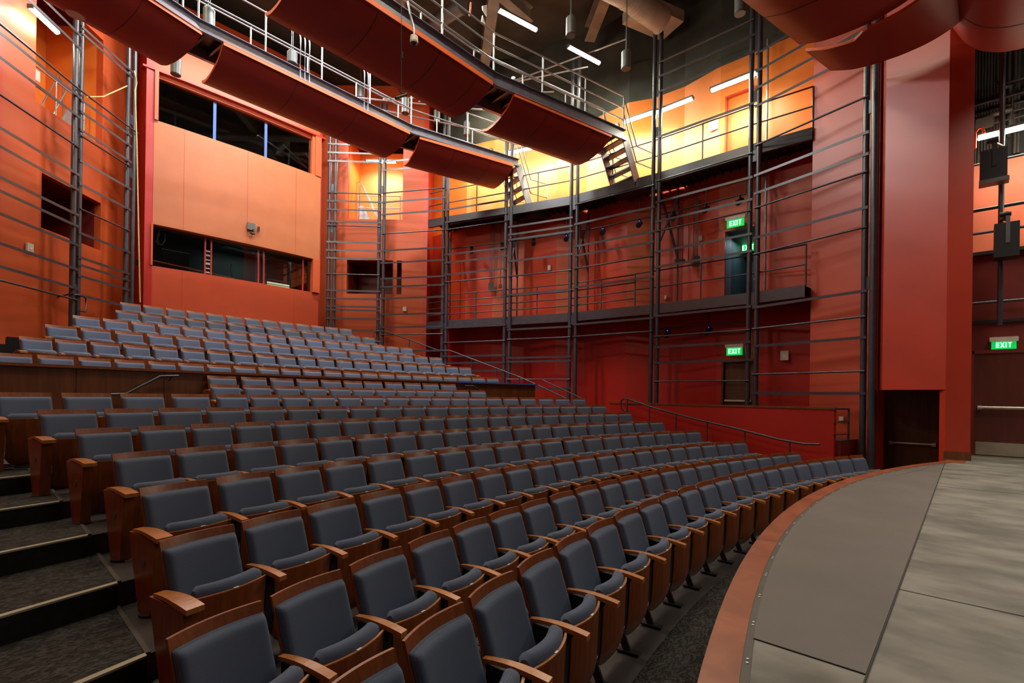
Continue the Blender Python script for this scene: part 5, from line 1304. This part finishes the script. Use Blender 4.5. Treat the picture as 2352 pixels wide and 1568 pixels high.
q = on_wall(1640, 289, BK[8], BK[9]); wall_box(q - dn*.05, wdir, .30, .30, 'white paper sheet on the orange wall beside the upper door', 'paper_sheet', 'paper', 'white', .01, False)
q = on_wall(1802, 816, DB, BK[11]); q = EYE + (q-EYE)*.985
wall_box(at_x(1802, 816, 15.12), (0, -1, 0), .2, .26, 'cream alarm device on the dark red wall between the last columns')
q = on_wall(1262, 615, BK[3], BK[4]); wall_box(q - (q-EYE).normalized()*.06, (Vector((*BK[4], 0))-Vector((*BK[3], 0))), .13, .19, 'small cream device on the wall in the second walkway bay')
q = on_wall(1609, 547, BK[8], BK[9]); wall_box(q - (q-EYE).normalized()*.06, wdir, .12, .16, 'small cream device left of the dark open doorway')
q = on_wall(1529, 683, BK[7], BK[8]); wall_box(q - (q-EYE).normalized()*.06, wdir, .08, .12, 'tiny cream outlet just above the lower walkway beam')
q = on_plane(1933, 961, (PB[1]-PA[1], PA[0]-PB[0], 0), (PB[1]-PA[1])*PA[0]+(PA[0]-PB[0])*PA[1]); q = q - (q-EYE).normalized()*.06
wall_box(q, (PB[0]-PA[0], PB[1]-PA[1], 0), .10, .10, 'small cream step light behind the landing rail')
# rope tied on the columns left of the booth
c0 = Vector((*lc0[0], 0)) + Vector((.12, -.12, 0)); zt = height_at(163, c0.x, c0.y)
m = MB(); zb = height_at(693, c0.x+.12, c0.y)
m.tube([(c0.x, c0.y, zt), (c0.x+.06, c0.y, zt-.3), (c0.x+.02, c0.y, zt-.55), (c0.x+.08, c0.y, zt-2), (c0.x+.12, c0.y, (zt+zb)/2), (c0.x+.22, c0.y, zb)], .018, 6)
o = m.build('rope', 'rope'); tag(o, 'yellow rope hanging down the columns left of the booth', 'rope')
m = MB(); A = Vector((*lc1[1], height_at(222, *lc1[1]))) + Vector((.1, -.1, 0)); B = Vector((*lc0[0], height_at(203, *lc0[0]))) + Vector((-.05, -.12, 0))
m.tube([A, A.lerp(B, .4)-Vector((0, 0, .12)), B], .016, 6); o = m.build('rope', 'rope'); tag(o, 'yellow rope strung between the two column pairs left of the booth', 'rope')
# brass plates and a white cable beside the row ends, loose cable under the seats
for k, (px, py) in enumerate([(306, 1283), (318, 1345)]):
    kk = 5 if k == 0 else 4
    z = ROWS[kk][1]; q = at_z(px, py, z+.006); m = MB(); m.obox(q, (.14, .02, 0), (-.01, .07, 0), (0, 0, .012)); o = m.build('floor_box', 'brass')
    tag(o, 'brass floor plate by the end panel of the %s row' % ORD[kk], 'floor plate')
m = MB(); q = at_z(360, 1434, ROWS[3][1]+.01); m.tube([q+Vector((-.08, .04, 0)), q+Vector((-.03, -.02, 0)), q+Vector((.10, -.01, 0))], .008, 6); o = m.build('cable_end', 'cream'); tag(o, 'short white cable on the floor by an aisle end panel', 'cable')
m = MB(); zc = ROWS[8][1]+.015; q0 = at_z(45, 1075, zc)
for k in range(5):
    r_ = .16 + .05*k; m.tube([q0 + Vector((r_*1.6*math.cos(a*.45+k), .5*r_*math.sin(a*.45+k*2), .01*k)) for a in range(12)], .008, 5)
o = m.build('loose_cables', 'black'); tag(o, 'tangle of black cables on the floor left of the seventh row', 'cable')
m = MB(); m.obox(q0+Vector((-.1, .02, .02)), (.16, .02, 0), (0, .08, 0), (0, 0, .02)); o = m.build('floor_box', 'brass'); tag(o, 'brass floor box under the tangle of black cables', 'floor plate')
